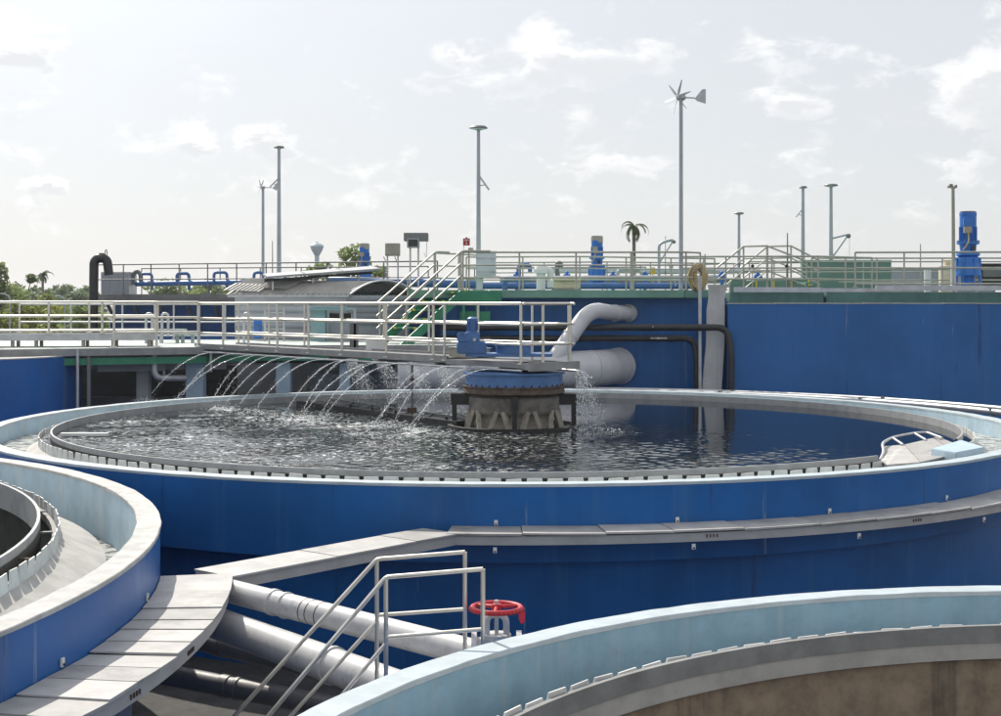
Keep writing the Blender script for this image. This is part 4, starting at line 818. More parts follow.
for side, off in (('right', Vector((0, 0, 0))), ('left', wv)):
    a = R0 + off; b = RT_ + off
    t = thing('stair_handrail', '%s steel handrail of the green stair' % side, 'handrail', a)
    for l, e in ((1.02, 1.0), (.7, 0.0), (.38, 0)):
        q = [a + Vector((-.05, -.05, l)), b + Vector((0, 0, l))]
        if e: q += [b + Vector((.75, .15, l))] if side == 'right' else [b + Vector((.35, .4, l))]
        MB().tube(bend(q, .12, 5), .026, 8).build('rail', 'steel_upper', t)
    for f in (.02, .5, .98): q = a.lerp(b, f); MB().cyl(q, q + Vector((0, 0, 1.0)), .024, 8).build('post', 'steel_upper', t)
# ------------------------------------------------------------------ upper reservoir: walls, slabs
ub = thing('reservoir', 'dark blue reservoir wall under the green slab edge behind the centre drive', 'reservoir', (2, 37.5, 0))
MB().prism([(-1.6, 37.5), (6.05, 37.5), (6.05, 60), (-1.6, 60)], 0, 4.45).build('wall', 'blue_paint', ub)
for x0_, x1_ in ((-2.45, -.32), (-.312, 4.85)): MB().prism([(x0_, 36.9), (x1_, 36.9), (x1_, 60), (x0_, 60)], 4.455, 4.665).build('slab', 'green_paint', ub, bevel=.02)
MB().prism([(4.852, 36.9), (5.22, 37.3), (5.9, 38.2), (5.9, 60), (4.852, 60)], 4.455, 4.665).build('slab', 'green_paint', ub, bevel=.02)
MB().box((-.93, 36.885, 4.57), (.10, .03, .17)).build('yellow_mark', 'yellow', ub)
rb = thing('settling_tank', 'long plain blue tank wall with pale coping filling the right background', 'tank', (11, 36.2, 0))
MB().prism([(5.9, 36.25), (17, 36.05), (17, 37.1), (6.6, 37.2), (5.9, 38.1)], 0, 4.30).build('wall', 'blue_wall', rb)
rr = random.Random(4); x = 5.88
while x < 16.9:
    w_ = rr.uniform(.5, 1.1); yv = 36.25 - (x - 5.9) * .018; MB().box((x + w_ / 2, yv + .09, 4.315 + rr.uniform(-.004, .004)), (w_ - .006, .22 + rr.uniform(-.02, .02), .03)).build('coping', 'rim_concrete', rb); x += w_
MB().prism([(6.1, 37.25), (8.6, 37.22), (8.6, 60), (6.1, 60)], 4.1, 4.60).build('deck_edge', 'green_edge', rb, bevel=.015)
MB().prism([(8.65, 37.1), (17, 37.0), (17, 60), (8.65, 60)], 4.1, 4.61).build('deck_edge', 'green_edge', rb, bevel=.015)
MB().bar((6.2, 37.15, 4.68), (8.5, 37.12, 4.67), .08, .13).build('kerb_beam', 'galv', rb); MB().bar((9.9, 36.95, 4.72), (17, 36.7, 4.72), .1, .13).build('kerb_beam', 'galv', rb)
MB().bar((8.5, 37.1, 4.665), (11, 37.3, 4.665), .06, .1).build('kerb_beam', 'galv', rb)

# far-left upper tank
ul = thing('upper_tank', 'dark blue raised tank with bracketed steel deck at the left background', 'tank', (-10, 46, 0))
q = [(-13.0, 47.0), (-5.0, 44.0), (-5.0, 58), (-13.0, 58)]
MB().prism(q, 0, 4.30).build('wall', 'blue_left', ul)
MB().prism([(-13.6, 46.3), (-1.6, 42.0), (-1.6, 58), (-13.6, 58)], 4.46, 4.60).build('deck', 'galv_dark', ul)
MB().bar((-13.6, 46.28, 4.40), (-1.6, 41.98, 4.40), .08, .11).build('edge_beam', 'galv_dark', ul)
for k in range(9):
    f = (k + .3) / 8.6; x = -13.3 + 8.2 * f; y_ = 46.25 - 2.95 * f; MB().bar((x, y_, 4.40), (x + .1, y_ + .75, 3.75), .08, .09).build('bracket', 'galv_dark', ul)
MB().bar((-13.05, 46.93, 3.55), (-5.0, 43.91, 3.55), .12, .25).build('belt', 'blue_dark', ul)
for k in range(8):
    f = (k + .5) / 8; MB().bar((-13 + 8 * f - .35, 46.85 - 3 * f + .1, 3.84), (-13 + 8 * f + .35, 46.85 - 3 * f - .16, 3.84), .2, .07).build('ledge', 'tray_cover', ul)

# ------------------------------------------------------------------ pipes at the back
pw = thing('large_pipe', 'fat pale grey pipe leaving the blue wall behind the centre pier', 'pipe', (3.3, 37.4, 2.65))
pth = [Vector((3.2, 37.45, 2.64)), Vector((2.5, 36.35, 2.63)), Vector((1.3, 35.6, 2.61)), Vector((-2.6, 35.0, 2.58))]
MB().tube(bend(pth, .5, 6), .47, 28).build('barrel', 'white_pipe', pw)
for f, a, b in ((.25, pth[0], pth[1]), (.1, pth[1], pth[2]), (.75, pth[1], pth[2]), (.4, pth[2], pth[3])):
    q = a.lerp(b, f); dd = (b - a).normalized(); MB().tube([q - dd * .02, q + dd * .02], .478, 28).build('seam', 'white_pipe', pw)
MB().tube([pth[0].lerp(pth[1], .04), pth[0].lerp(pth[1], .07)], .495, 28).build('wall_flange', 'white_pipe', pw)
up = thing('elbow_pipe', 'pale curved elbow pipe dropping from the blue wall onto the fat pipe', 'pipe', (3.3, 37.4, 4.0))
ep = [at(630, 313, 37.45), at(612, 313, 36.8), at(592, 314, 36.1), at(570, 330, 35.7), at(556, 362, 35.5)]
MB().tube(bend([ep[0], ep[1], Vector(at(590, 309, 36.1)), Vector(at(552, 362, 35.5))], .62, 9), .205, 22).build('barrel', 'white_pipe', up)
for q, dd in ((at(615, 313, 36.93), Vector((-.6, -.75, 0))), (at(571, 335.5, 35.8), Vector((-.55, -.2, -.8)))): MB().tube([q - dd * .02, q + dd * .02], .226, 22).build('seam', 'white_pipe', up)
MB().tube([ep[0].lerp(ep[1], .0), ep[0].lerp(ep[1], .1)], .235, 22).build('wall_flange', 'white_pipe', up)
bk1 = pipe('upper black pipe along the blue wall, turning down beside the chute', [at(440, 327.5, 36.9), at(727, 327.5, 36.1), at(731.5, 350, 36.0), at(731, 400, 36.0)], .085, 'black_pipe', rad=.3, collars=((.04, .2), (.2, .1)))
bk2 = pipe('lower black pipe along the blue wall, turning down left of the chute', [at(440, 338.5, 36.9), at(694, 338.5, 36.5), at(697, 360, 36.5), at(697, 402, 36.5)], .085, 'black_pipe', rad=.3, collars=((.05, .2), (.25, .1)))
rr = random.Random(8)
for par, (x0_, yv, dd, n_) in ((bk1, (651, 327.2, 36.32 - .09, 10)), (bk2, (651, 338.2, 36.55 - .09, 12))):
    x = x0_
    for k in range(n_):
        q = at(x, yv, dd); w_ = rr.uniform(.018, .035); MB().box((q.x, q.y - .004, q.z), (w_, .012, rr.choice((.03, .035, .045)))).build('stencil_mark', 'white_paint', par); x += rr.uniform(1.1, 1.7)
for px in (600, 640): 
    for par, yy_, dd in ((bk1, 327.5, 36.55), (bk2, 338.5, 36.62)): q = at(px, yy_, dd); MB().box((q.x, q.y + .3, q.z - .03), (.08, .7, .05)).build('pipe_bracket', 'black_steel', par)
# chute
ch = thing('overflow_chute', 'tall pale grey chute with flared top against the blue wall', 'chute', at(714, 392, 36.4).xy.to_3d())
pr_ = [(709, 729, 285), (708.5, 727, 288), (709, 724.5, 297), (707, 725, 310), (706, 724.5, 345), (703.5, 723, 370), (702, 721.5, 392), (702, 721.5, 420)]
vs = []; fs = []
for (xa, xb, y_) in pr_:
    a = at(xa, y_, 36.45); b = at(xb, y_, 36.45); vs += [a, b, b + Vector((.06, .5, 0)), a + Vector((.06, .5, 0))]
for i in range(len(pr_) - 1): fs += [(4 * i + j, 4 * i + (j + 1) % 4, 4 * i + 4 + (j + 1) % 4, 4 * i + 4 + j) for j in range(4)]
MB().add(vs, fs + [(3, 2, 1, 0)]).build('body', 'chute', ch, bevel=.012)
a = at(707.5, 286, 36.36); b = at(730, 286, 36.36); MB().bar(a, b, .05, .07).build('lip', 'rim_concrete', ch)
pipe('slim grey vertical pipe with bracket left of the chute', [at(700, 276, 36.3), at(700, 402, 36.3)], .045, 'galv', collars=((.1, .05),))
# service pipes round the far side of the large tank
for rad_, z, lab, r_ in ((BR + 2.55, 2.12, 'upper grey pipe curving behind the far rim of the large tank', .05), (BR + 1.7, 2.13, 'lower grey pipe just behind the far rim of the large tank', .06)):
    pts = [(BC[0] + rad_ * cos(a), BC[1] + rad_ * sin(a), z) for a in [radians(92 - k * 4) for k in range(26)]]
    t = thing('service_pipe', lab, 'pipe', (pts[0][0], pts[0][1], 0)); MB().tube(pts, r_, 10).build('barrel', 'galv', t)
    for k in range(3, 26, 5): x, y_, z_ = pts[k]; MB().box((x, y_, z_ / 2 - .03), (.08, .08, z_)).build('support', 'galv_dark', t); MB().box((x, y_, z_ + r_), (.16, .05, .03)).build('saddle', 'galv_dark', t)

# ------------------------------------------------------------------ railings of the upper deck
UD = 4.665
def rl(label, pts, h=.98, levels=(1, .66, .33), sp=1.7, r=.024, mat='steel_upper'): return railing('railing', label, pts, h, levels, sp, r, mat, 'railings of the upper deck')
rl('front railing of the far-left deck', [(-13.4, 46.4, 4.6), (-4.4, 43.1, 4.6), (-1.9, 42.2, 4.6)], .98, (1, .5), 1.05, .022, 'galv_dark')
rl('rear railing of the far-left deck behind the blue pipes', [(-13.2, 51.5, 4.6), (-2.5, 48.5, 4.6)], .98, (1, .5), 1.6, .022, 'galv_dark')
rl('front railing of the green slab above the dark blue wall', [(-1.0, 37.05, UD), (2.0, 37.05, UD), (4.9, 36.98, UD), (5.35, 37.5, UD)], 1.0, (1, .66, .33), 1.35, .026)
rl('second railing behind the green slab edge', [(-1.0, 41.0, UD), (2.3, 40.6, UD), (6.5, 42.5, UD)], 1.0, (1, .66, .33), 1.5, .024)
rl('third railing deep on the upper deck between the motors', [(-.6, 47, UD), (3.5, 46, UD), (8.0, 48, UD)], 1.0, (1, .66, .33), 1.7, .024)
rl('railing on the right deck from the hose reel to the green wall', [(4.9, 38.2, UD), (8.6, 37.9, UD), (10.4, 39.2, UD)], .92, (1, .66, .33), 1.35, .025)
rl('front railing of the far right deck before the blue agitator', [(9.45, 37.3, 4.74), (12.0, 37.1, 4.74), (15.5, 36.9, 4.74)], .93, (1, .55, .1), 1.6, .026)
rl('rear railing of the right deck behind the blue agitator', [(9.0, 40.5, UD), (16.5, 40.3, UD)], .95, (1, .66, .33), 1.7, .024)
rl('farthest railing across the right deck', [(8.0, 45, UD), (19, 45, UD)], .98, (1, .66, .33), 1.9, .024)
rl('return railing at the head of the green stair', [(-1.75, 37.6, UD), (-.55, 39.5, UD)], 1.0, (1, .66, .33), 1.1, .024)
rl('railing of a far walkway left of the palm', [(-1.0, 54, UD), (5.5, 53, UD)], 1.0, (1, .66, .33), 1.5, .024, 'galv_dark')
rl('railing of a far walkway right of the palm', [(5.6, 56, UD + .15), (11.5, 52, UD + .15)], 1.0, (1, .66, .33), 1.5, .024, 'galv_dark')
rl('cross railing running back between hose coil and step-over stair', [(5.7, 39.0, UD), (7.2, 50.0, UD)], 1.0, (1, .66, .33), 1.8, .022)
rl('cross railing running back beside the tall turbine pole', [(3.6, 38.2, UD), (4.6, 48.0, UD)], 1.0, (1, .66, .33), 1.8, .022)
# step-over stair with arched handrails
so_ = thing('stepover_stair', 'step-over stair with raised angled handrails on the right deck', 'stair', at(770, 290, 39).xy.to_3d() + Vector((0, 0, 4.6)))
for d_, sh in ((38.6, 0), (40.0, 24)):
    for l in (0, .34, .68):
        pts = [at(716 + sh, 268.5, d_), at(743.5 + sh, 246.5, d_), at(767 + sh, 246, d_), at(806 + sh * .6, 261, d_)]
        pts = [p - Vector((0, 0, l)) for p in pts]; MB().tube(pts, .026 if l == 0 else .02, 8).build('rail', 'steel_upper', so_)
    for px, py in ((743.5, 246.5), (767, 246)):
        q = at(px + sh, py, d_); MB().cyl((q.x, q.y, 4.6), q, .026, 8).build('post', 'steel_upper', so_)
a, b = at(743, 284, 38.6), at(790, 284, 40.0)
MB().box(((a.x + b.x) / 2, 39.3, 4.98), (.95, 1.3, .06)).build('landing', 'galv', so_)
for k in range(3):
    MB().box((a.x - .2 - k * .25, 39.3, 4.88 - k * .1), (.24, 1.2, .04)).build('tread', 'green_paint', so_); MB().box((b.x + .3 + k * .25, 39.3, 4.88 - k * .1), (.24, 1.2, .04)).build('tread', 'green_paint', so_)
for px in (752.5, 786.5):
    q = at(px, 266, 37.6); MB().ball(q, .05, 8).build('lamp', 'black_steel', so_); MB().cyl((q.x, q.y, 4.62), q, .014, 6).build('lamp_post', 'steel_upper', so_)

# ------------------------------------------------------------------ poles, lamps and wind turbines
def lamp_pole(label, px, ytop, d_, r, disc_w, base=4.6, arm=None):
    p = at(px, ytop, d_); t = thing('lamp_post', label, 'lamp post', (p.x, p.y, base), 'lamp posts')
    MB().tube([(p.x, p.y, base), (p.x, p.y, p.z - .06)], [r * .95, r * .6], 10).build('pole', 'pole_grey', t)
    w_ = disc_w / F * d_ / 2
    MB().lathe((p.x, p.y, p.z), [(.0, -.02), (w_ * .35, -.06), (w_, -.015), (w_, .0), (w_ * .8, .045), (0, .06)], 24).build('lamp_head', 'galv_dark', t)
    MB().lathe((p.x, p.y, p.z), [(w_ * .4, -.058), (w_ * .85, -.028)], 20).build('lens', 'white_paint', t)
    MB().cyl((p.x, p.y, base), (p.x, p.y, base + .03), r * 2.2, 10).build('base_plate', 'galv', t)
    if arm:
        (ax_, ay), (bx_, by) = arm; a, b = at(ax_, ay, d_), at(bx_, by, d_); MB().bar(a, b, .06, .05).build('arm', 'galv', t); MB().bar((p.x, p.y, a.z - .25), a.lerp(b, .6), .03, .03).build('brace', 'galv', t)
    return t
lamp_pole('tall round-topped lamp post beside the small wind turbine on the left', 279, 147.5, 55, .10, 11, arm=((278, 179), (270, 187)))
lamp_pole('thick lamp post with round head and side arm by the white cabinet', 478.5, 128, 38.5, .075, 18.5, base=UD, arm=((480, 177), (489, 190)))
lamp_pole('short round-topped lamp post behind the step-over stair', 739, 213.5, 62, .09, 10)
lamp_pole('slim lamp post with small side arm left of the green wall', 803, 187.5, 58, .10, 8.5, arm=((801.5, 210), (796, 217)))
lamp_pole('lamp post with a davit arm in front of the green wall', 831, 185.5, 50, .09, 14)
p = at(831, 245, 50); dv = thing('davit_arm', 'triangular steel davit arm fixed to the lamp post by the green wall', 'davit', (p.x, p.y, p.z))
for a, b, w_ in (((832, 238.5), (848, 234.5), .07), ((848, 235), (832.5, 257), .07)): MB().tube([at(*a, 50), at(*b, 50)], .035, 8).build('arm', 'pole_grey', dv)
MB().ball(at(848.5, 236, 50), .09, 8).build('sheave', 'galv_dark', dv); MB().tube([at(849.5, 237, 50), at(849.5, 256, 50)], .008, 5).build('rope', 'galv', dv)
p = at(953, 187, 38.2); cc = thing('camera_pole', 'slim brown pole with a bent camera arm next to the big blue agitator', 'pole', (p.x, p.y, 4.6))
MB().tube([(p.x + .02, p.y, 4.6), (p.x, p.y, p.z)], [.055, .045], 10).build('pole', 'beige_box', cc); MB().bar(at(947.5, 187, 38.2), at(956, 187.5, 38.2), .07, .06).build('arm', 'beige_box', cc)
MB().box(at(951, 185.5, 38.2), (.08, .08, .07)).build('camera', 'galv_dark', cc); MB().box(at(956, 186.5, 38.2), (.05, .06, .08)).build('cap', 'galv_dark', cc)
MB().bar(at(950, 291, 38.1), at(953, 285, 38.1), .1, .1).build('foot', 'white_paint', cc); MB().box((p.x, p.y - .02, 5.05), (.12, .1, .85)).build('sleeve', 'galv', cc)
def turbine(label, px, py, d_, r, blade, tail, base=4.6, ang0=.3, flip=1):
    h = at(px, py, d_); t = thing('wind_turbine', label, 'wind turbine', (h.x, h.y, base), 'small wind turbines')
    MB().tube([(h.x, h.y, base), (h.x, h.y, h.z - .05)], [r, r * .85], 10).build('pole', 'galv_dark' if r < .05 else 'pole_grey', t)
    MB().ball((h.x, h.y, h.z), blade * .22, 12, (1.4, 1, 1)).build('nacelle', 'galv', t)
    c = Vector((h.x - flip * blade * .22, h.y - blade * .2, h.z)); nrm = Vector((-flip * .75, -.66, 0)); u = Vector((-nrm.y, nrm.x, 0)); w = Vector((0, 0, 1))
    MB().ball(c, blade * .13, 10).build('hub', 'white_paint', t)
    for k in range(5 if blade < .3 else 6):
        a = ang0 + 2 * pi * k / (5 if blade < .3 else 6); e = u * cos(a) + w * sin(a); f = nrm * .5 + (u * -sin(a) + w * cos(a)) * .8; f.normalize(); q = f * blade * .062
        n_ = nrm * .008
        vs = [c + e * blade * .1 - q * .7, c + e * blade * .1 + q * .7, c + e * blade * .35 + q * 1.2, c + e * blade + q * .45, c + e * blade - q * .3, c + e * blade * .35 - q]
        MB().add(vs + [v - n_ for v in vs], [(0, 1, 2, 3, 4, 5), (11, 10, 9, 8, 7, 6)] + [(i, 6 + i, 6 + (i + 1) % 6, (i + 1) % 6) for i in range(6)]).build('blade', 'galv', t)
    tx = flip
    MB().tube([(h.x, h.y, h.z), (h.x + tx * tail * .55, h.y + .1, h.z)], .02, 6).build('boom', 'galv', t)
    o_ = Vector((h.x + tx * tail * .55, h.y + .1, h.z)); vs = [o_ + Vector((0, 0, -.02)), o_ + Vector((tx * tail * .30, .03, .34 * tail)), o_ + Vector((tx * tail * .45, .04, .36 * tail)), o_ + Vector((tx * tail * .45, .04, -.22 * tail)), o_ + Vector((tx * tail * .1, .01, -.12 * tail))]
    MB().add(vs + [v + Vector((0, .015, 0)) for v in vs], [(0, 1, 2, 3, 4), (9, 8, 7, 6, 5)] + [(i, 5 + i, 5 + (i + 1) % 5, (i + 1) % 5) for i in range(5)]).build('tail_vane', 'galv', t)
    return t
turbine('small wind turbine on the tall grey pole in the middle of the deck', 681, 97.5, 37.2, .058, .46, .68, base=UD, ang0=.2)
turbine('small wind turbine on a dark pole left of the far lamp post', 263, 187.5, 53, .06, .32, .62, ang0=.9)
def mast(label, px, y0_, y1_, d_, r, mat='galv_dark'):
    a, b = at(px, y0_, d_), at(px, y1_, d_); t = thing('mast', label, 'mast', (b.x, b.y, 4.6)); MB().tube([(b.x, b.y, 4.6), a], [r, r * .5], 6).build('rod', mat, t); MB().cyl((b.x, b.y, 4.6), (b.x, b.y, 4.66), r * 2, 8).build('foot', mat, t)
mast('thin rod mast standing beside the step-over stair', 787.5, 233, 268, 39, .03)
mast('thin rod mast in the right background before the agitator', 920.5, 244, 262, 48, .03)
mast('thin grey mast between the two left poles', 272.5, 241, 268, 58, .03)
mast('thin rod mast by the davit near the palm', 665.5, 236, 262, 46, .02)

# ------------------------------------------------------------------ blue agitators and deck equipment
def agitator(label, px, ytop, ybot, d_, detail=True, cap='galv_dark'):
    a, b = at(px, ytop, d_), at(px, ybot, d_); H = a.z - b.z; t = thing('agitator_drive', label, 'motor', (b.x, b.y, b.z), 'blue agitator drives')
    def lz(prof, name, mat, n=20): return MB().lathe((b.x, b.y, b.z), [(r * H, z * H) for r, z in prof], n).build(name, mat, t)
    lz([(.0, .99), (.11, .985), (.112, .95), (.108, .94), (.108, .78)], 'fan_cowl', 'motor_blue'); lz([(.0, 1.0), (.10, 1.0), (.10, .985)], 'fan_cap', cap)
    if cap == 'beige_box': lz([(.113, .985), (.113, .87)], 'rain_band', cap)
    lz([(.10, .80), (.10, .60)], 'motor_body', 'motor_blue')
    for k in range(18): q = 2 * pi * k / 18; MB().box((b.x + .105 * H * cos(q), b.y + .105 * H * sin(q), b.z + .70 * H), (.02 * H, .006 * H, .19 * H), q).build('cooling_fin', 'motor_blue', t)
    lz([(.10, .60), (.145, .60), (.145, .565), (.11, .56), (.10, .46), (.15, .45), (.155, .42), (.12, .40), (.12, .38)], 'coupling', 'motor_blue')
    lz([(.12, .40), (.15, .39), (.165, .22), (.17, .18), (.17, .15), (.09, .14), (.09, .0)], 'gear_housing', 'motor_blue')
    lz([(.2, .02), (.2, .0), (0, .0)], 'base_plate', 'motor_blue'); lz([(0, .021), (.2, .02)], 'base_top', 'motor_blue')
    for k in range(8):
        q = 2 * pi * k / 8 + .2; MB().box((b.x + .16 * H * cos(q), b.y + .16 * H * sin(q), b.z + .28 * H), (.02 * H, .015 * H, .2 * H), q).build('rib', 'motor_blue', t); MB().ball((b.x + .14 * H * cos(q), b.y + .14 * H * sin(q), b.z + .605 * H), .012 * H, 6).build('bolt', 'galv_dark', t)
    for q in (.8, 2.3, -.8, -2.3): MB().box((b.x + .17 * H * cos(q), b.y + .17 * H * sin(q), b.z + .075 * H), (.03 * H, .03 * H, .15 * H), q).build('leg', 'motor_blue', t)
    MB().box((b.x - .045 * H, b.y - .12 * H, b.z + .85 * H), (.11 * H, .05 * H, .12 * H)).build('terminal_box', 'motor_blue', t, bevel=.01 * H)
    MB().box((b.x - .045 * H, b.y - .125 * H, b.z + .75 * H), (.10 * H, .05 * H, .09 * H)).build('junction_box', 'beige_box', t, bevel=.006 * H)
    MB().tube(bend([(b.x - .045 * H, b.y - .14 * H, b.z + .71 * H), (b.x - .05 * H, b.y - .2 * H, b.z + .58 * H), (b.x - .12 * H, b.y - .16 * H, b.z + .48 * H)], .1 * H, 5), .010 * H, 6).build('cable', 'rope', t)
    MB().box((b.x + .03 * H, b.y - .118 * H, b.z + .51 * H), (.05 * H, .02 * H, .06 * H)).build('inspection_port', 'dark_glass', t)
    return t
agitator('large bright blue agitator drive at the far right of the deck', 968, 211.5, 287, 38.6)
agitator('blue agitator drive beside the palm, partly behind railings', 597, 236, 289, 44.5, cap='beige_box')
agitator('blue agitator drive behind the solar panels', 364.5, 243.5, 288, 50, cap='beige_box')
# control cabinets
p = at(392, 291, 42.5); t = thing('control_box', 'beige metal control box on legs left of the monitor hood', 'box', (p.x, p.y, 4.6))
a, b = at(385.5, 256, 42.5), at(400, 243.5, 42.5)
MB().box(((a.x + b.x) / 2, p.y, (a.z + b.z) / 2), (b.x - a.x, .3, b.z - a.z)).build('case', 'beige_box', t, bevel=.01); MB().box((a.x + .12, p.y - .16, (a.z + b.z) / 2), (.2, .02, .3)).build('door', 'beige_box', t)
for x in (a.x + .06, b.x - .06): MB().box((x, p.y, (a.z + 4.6) / 2), (.045, .045, a.z - 4.6)).build('leg', 'galv', t); MB().bar((x, p.y, a.z - .25), (x - .12 if x < p.x else x - .1, p.y, a.z - .02), .03, .03).build('brace', 'galv', t)
a, b = at(404, 246, 41.5), at(428, 233, 41.5); t = thing('monitor_hood', 'grey hooded display on two legs above the upper deck', 'display', ((a.x + b.x) / 2, a.y, 4.6))
MB().box(((a.x + b.x) / 2, a.y + .1, (a.z + b.z) / 2 + .07), (b.x - a.x, .5, .24)).build('hood', 'galv_dark', t, bevel=.01); MB().box((a.x + .28, a.y - .06, a.z + .08), (.36, .3, .28)).build('display', 'cladding', t, bevel=.012); MB().box((a.x + .28, a.y - .215, a.z + .08), (.27, .012, .2)).build('screen', 'dark_glass', t)
for x in (a.x + .18, a.x + .42): MB().box((x, a.y + .1, (a.z + 4.6) / 2), (.05, .05, a.z - 4.6)).build('leg', 'galv', t)
MB().tube([(b.x - .03, a.y, b.z - .1), (b.x - .05, a.y, a.z - .35), (b.x - .12, a.y, a.z - .2)], .008, 5).build('cable', 'galv', t)
p = at(466.5, 242, 38.8); t = thing('warning_sign', 'small red sign with white lettering above the deck railing', 'sign', (p.x, p.y, UD))
MB().box((p.x, p.y, p.z), (.19, .012, .2)).build('plate', 'red_sign', t); MB().cyl((p.x - .08, p.y + .02, UD), (p.x - .08, p.y + .02, p.z), .008, 6).build('post', 'galv', t); MB().box((p.x, p.y, p.z + .115), (.06, .03, .03)).build('cap', 'galv_dark', t)
for (dx, dz, w_, h_) in ((-.05, .055, .03, .022), (0, .055, .05, .022), (.05, .055, .03, .022), (0, .0, .014, .05), (0, -.05, .03, .03)): MB().box((p.x + dx, p.y - .008, p.z + dz), (w_, .006, h_)).build('lettering', 'white_paint', t)
p = at(469, 250, 38.6); t = thing('camera_post', 'short post with a small camera under the red sign', 'camera', (p.x, p.y, UD)); MB().cyl((p.x, p.y, UD), (p.x, p.y, p.z), .022, 8).build('post', 'beige_box', t); MB().box((p.x + .05, p.y, p.z + .02), (.14, .1, .08)).build('camera', 'beige_box', t, bevel=.01)
a, b = at(476.5, 277, 38.0), at(496, 252.5, 38.0); t = thing('white_cabinet', 'pale blue-white cabinet strapped to the thick lamp post', 'cabinet', ((a.x + b.x) / 2, a.y, UD))
MB().box(((a.x + b.x) / 2, a.y, (a.z + b.z) / 2), (b.x - a.x, .36, b.z - a.z)).build('case', 'pale_box', t, bevel=.012); MB().box(((a.x + b.x) / 2 - .05, a.y - .19, (a.z + b.z) / 2), (.38, .02, .56)).build('door', 'pale_box', t, bevel=.006); MB().box(((a.x + b.x) / 2, a.y, b.z + .02), (b.x - a.x + .05, .42, .03)).build('roof', 'pale_box', t)
for zf in (.2, .75): MB().box(((a.x + b.x) / 2, a.y - .2, a.z + (b.z - a.z) * zf), (b.x - a.x + .02, .02, .025)).build('strap', 'galv', t)
a = at(480, 290, 38.2); MB().box((a.x, a.y, (UD + at(480, 277, 38).z) / 2), (.14, .14, .36)).build('pedestal', 'white_paint', t)
# cream tray, vent, hose coil, green wall
p = at(566, 284, 38.6); t = thing('cream_trough', 'cream coloured trough on the deck behind the railing', 'trough', (p.x, p.y, UD))
MB().prism([(p.x - .36, p.y - .3), (p.x + .36, p.y - .3), (p.x + .33, p.y + .4), (p.x - .33, p.y + .4)], UD + .05, UD + .27).build('body', 'cream', t, bevel=.02); MB().box((p.x, p.y - .02, UD + .30), (.78, .8, .05)).build('lip', 'cream', t); MB().box((p.x, p.y, UD + .025), (.8, .6, .05)).build('base', 'concrete', t)
p = at(541, 289, 40.5); t = thing('vent_cowl', 'white domed vent cowl between railings on the upper deck', 'vent', (p.x, p.y, UD))
MB().lathe((p.x, p.y, UD), [(.13, 0), (.13, .5), (.22, .52), (.22, .62), (.17, .72), (.08, .77), (0, .78)], 20).build('cowl', 'white_paint', t); MB().tube(bend([(p.x, p.y, UD + .62), (p.x + .28, p.y, UD + .62), (p.x + .28, p.y, UD + .1)], .15, 6), .1, 12).build('duct', 'white_paint', t)
p = at(698, 281, 37.3); t = thing('hose_coil', 'tan coiled hose hanging on the railing beside the chute', 'hose', (p.x, p.y, UD))
rr = random.Random(9)
for k in range(20):
    a_, b_ = rr.uniform(.10, .27), rr.uniform(.2, .33); ox, oy = rr.uniform(-.05, .05), rr.uniform(-.10, .10)
    MB().tube([(p.x + ox + a_ * sin(q), p.y + oy + .02 * sin(3 * q), UD + .33 + b_ * cos(q) + (.03 if cos(q) > 0 else -.03)) for q in [2 * pi * i / 24 for i in range(25)]], .024, 7).build('loop', 'rope', t)
MB().tube(bend([(p.x - .12, p.y - .1, UD + .5), (p.x - .12, p.y - .1, UD + .72), (p.x + .12, p.y - .1, UD + .72), (p.x + .12, p.y - .1, UD + .5)], .06, 4), .012, 6).build('hook', 'galv', t)
gw = thing('green_wall', 'flat green tank wall rising behind the right deck railings', 'wall', (12.0, 48, 4.6))
MB().prism([(10.35, 48), (13.4, 48), (13.4, 48.3), (10.35, 48.3)], 4.55, 5.74).build('wall', 'green_wall', gw); MB().prism([(13.4, 48), (17.5, 49.5), (17.5, 49.8), (13.4, 48.3)], 4.55, 5.55).build('wall', 'cladding', gw)
MB().prism([(10.3, 47.95), (13.4, 47.95), (13.4, 48.35), (10.3, 48.35)], 5.742, 5.79).build('coping', 'green_paint', gw)
gk = thing('green_kerb', 'low green kerb block with yellow posts beneath the step-over stair', 'kerb', (8.5, 44, 4.6)); MB().box((8.9, 44, 4.82), (3.4, .3, .44)).build('block', 'green_wall', gk, bevel=.01)
for k in range(4): MB().box((8.0 + k * .55, 43.8, 4.9), (.05, .05, .3)).build('post', 'yellow', gk)
p = at(948, 280, 41); t = thing('filter_vessel', 'cream capped vessel left of the big blue agitator', 'vessel', (p.x, p.y, 4.6))
MB().lathe((p.x, p.y, 4.6), [(.26, 0), (.26, .75), (.29, .76), (.29, .8), (.1, .82), (.1, .9), (.18, .92), (.18, .98), (0, 1.0)], 20).build('body', 'cream', t); MB().cyl((p.x - .6, p.y, 4.6), (p.x - .6, p.y, 5.3), .1, 12).build('side_pipe', 'white_paint', t)
p = at(990, 272, 42); t = thing('dark_cabinet', 'dark box behind the railing at the right edge', 'cabinet', (p.x, p.y, 4.6)); MB().box((p.x + .25, p.y, 5.1), (1.3, .5, .8)).build('case', 'black_steel', t, bevel=.01); MB().box((p.x + .25, p.y - .26, 5.25), (1.1, .02, .3)).build('louvre', 'galv_dark', t)
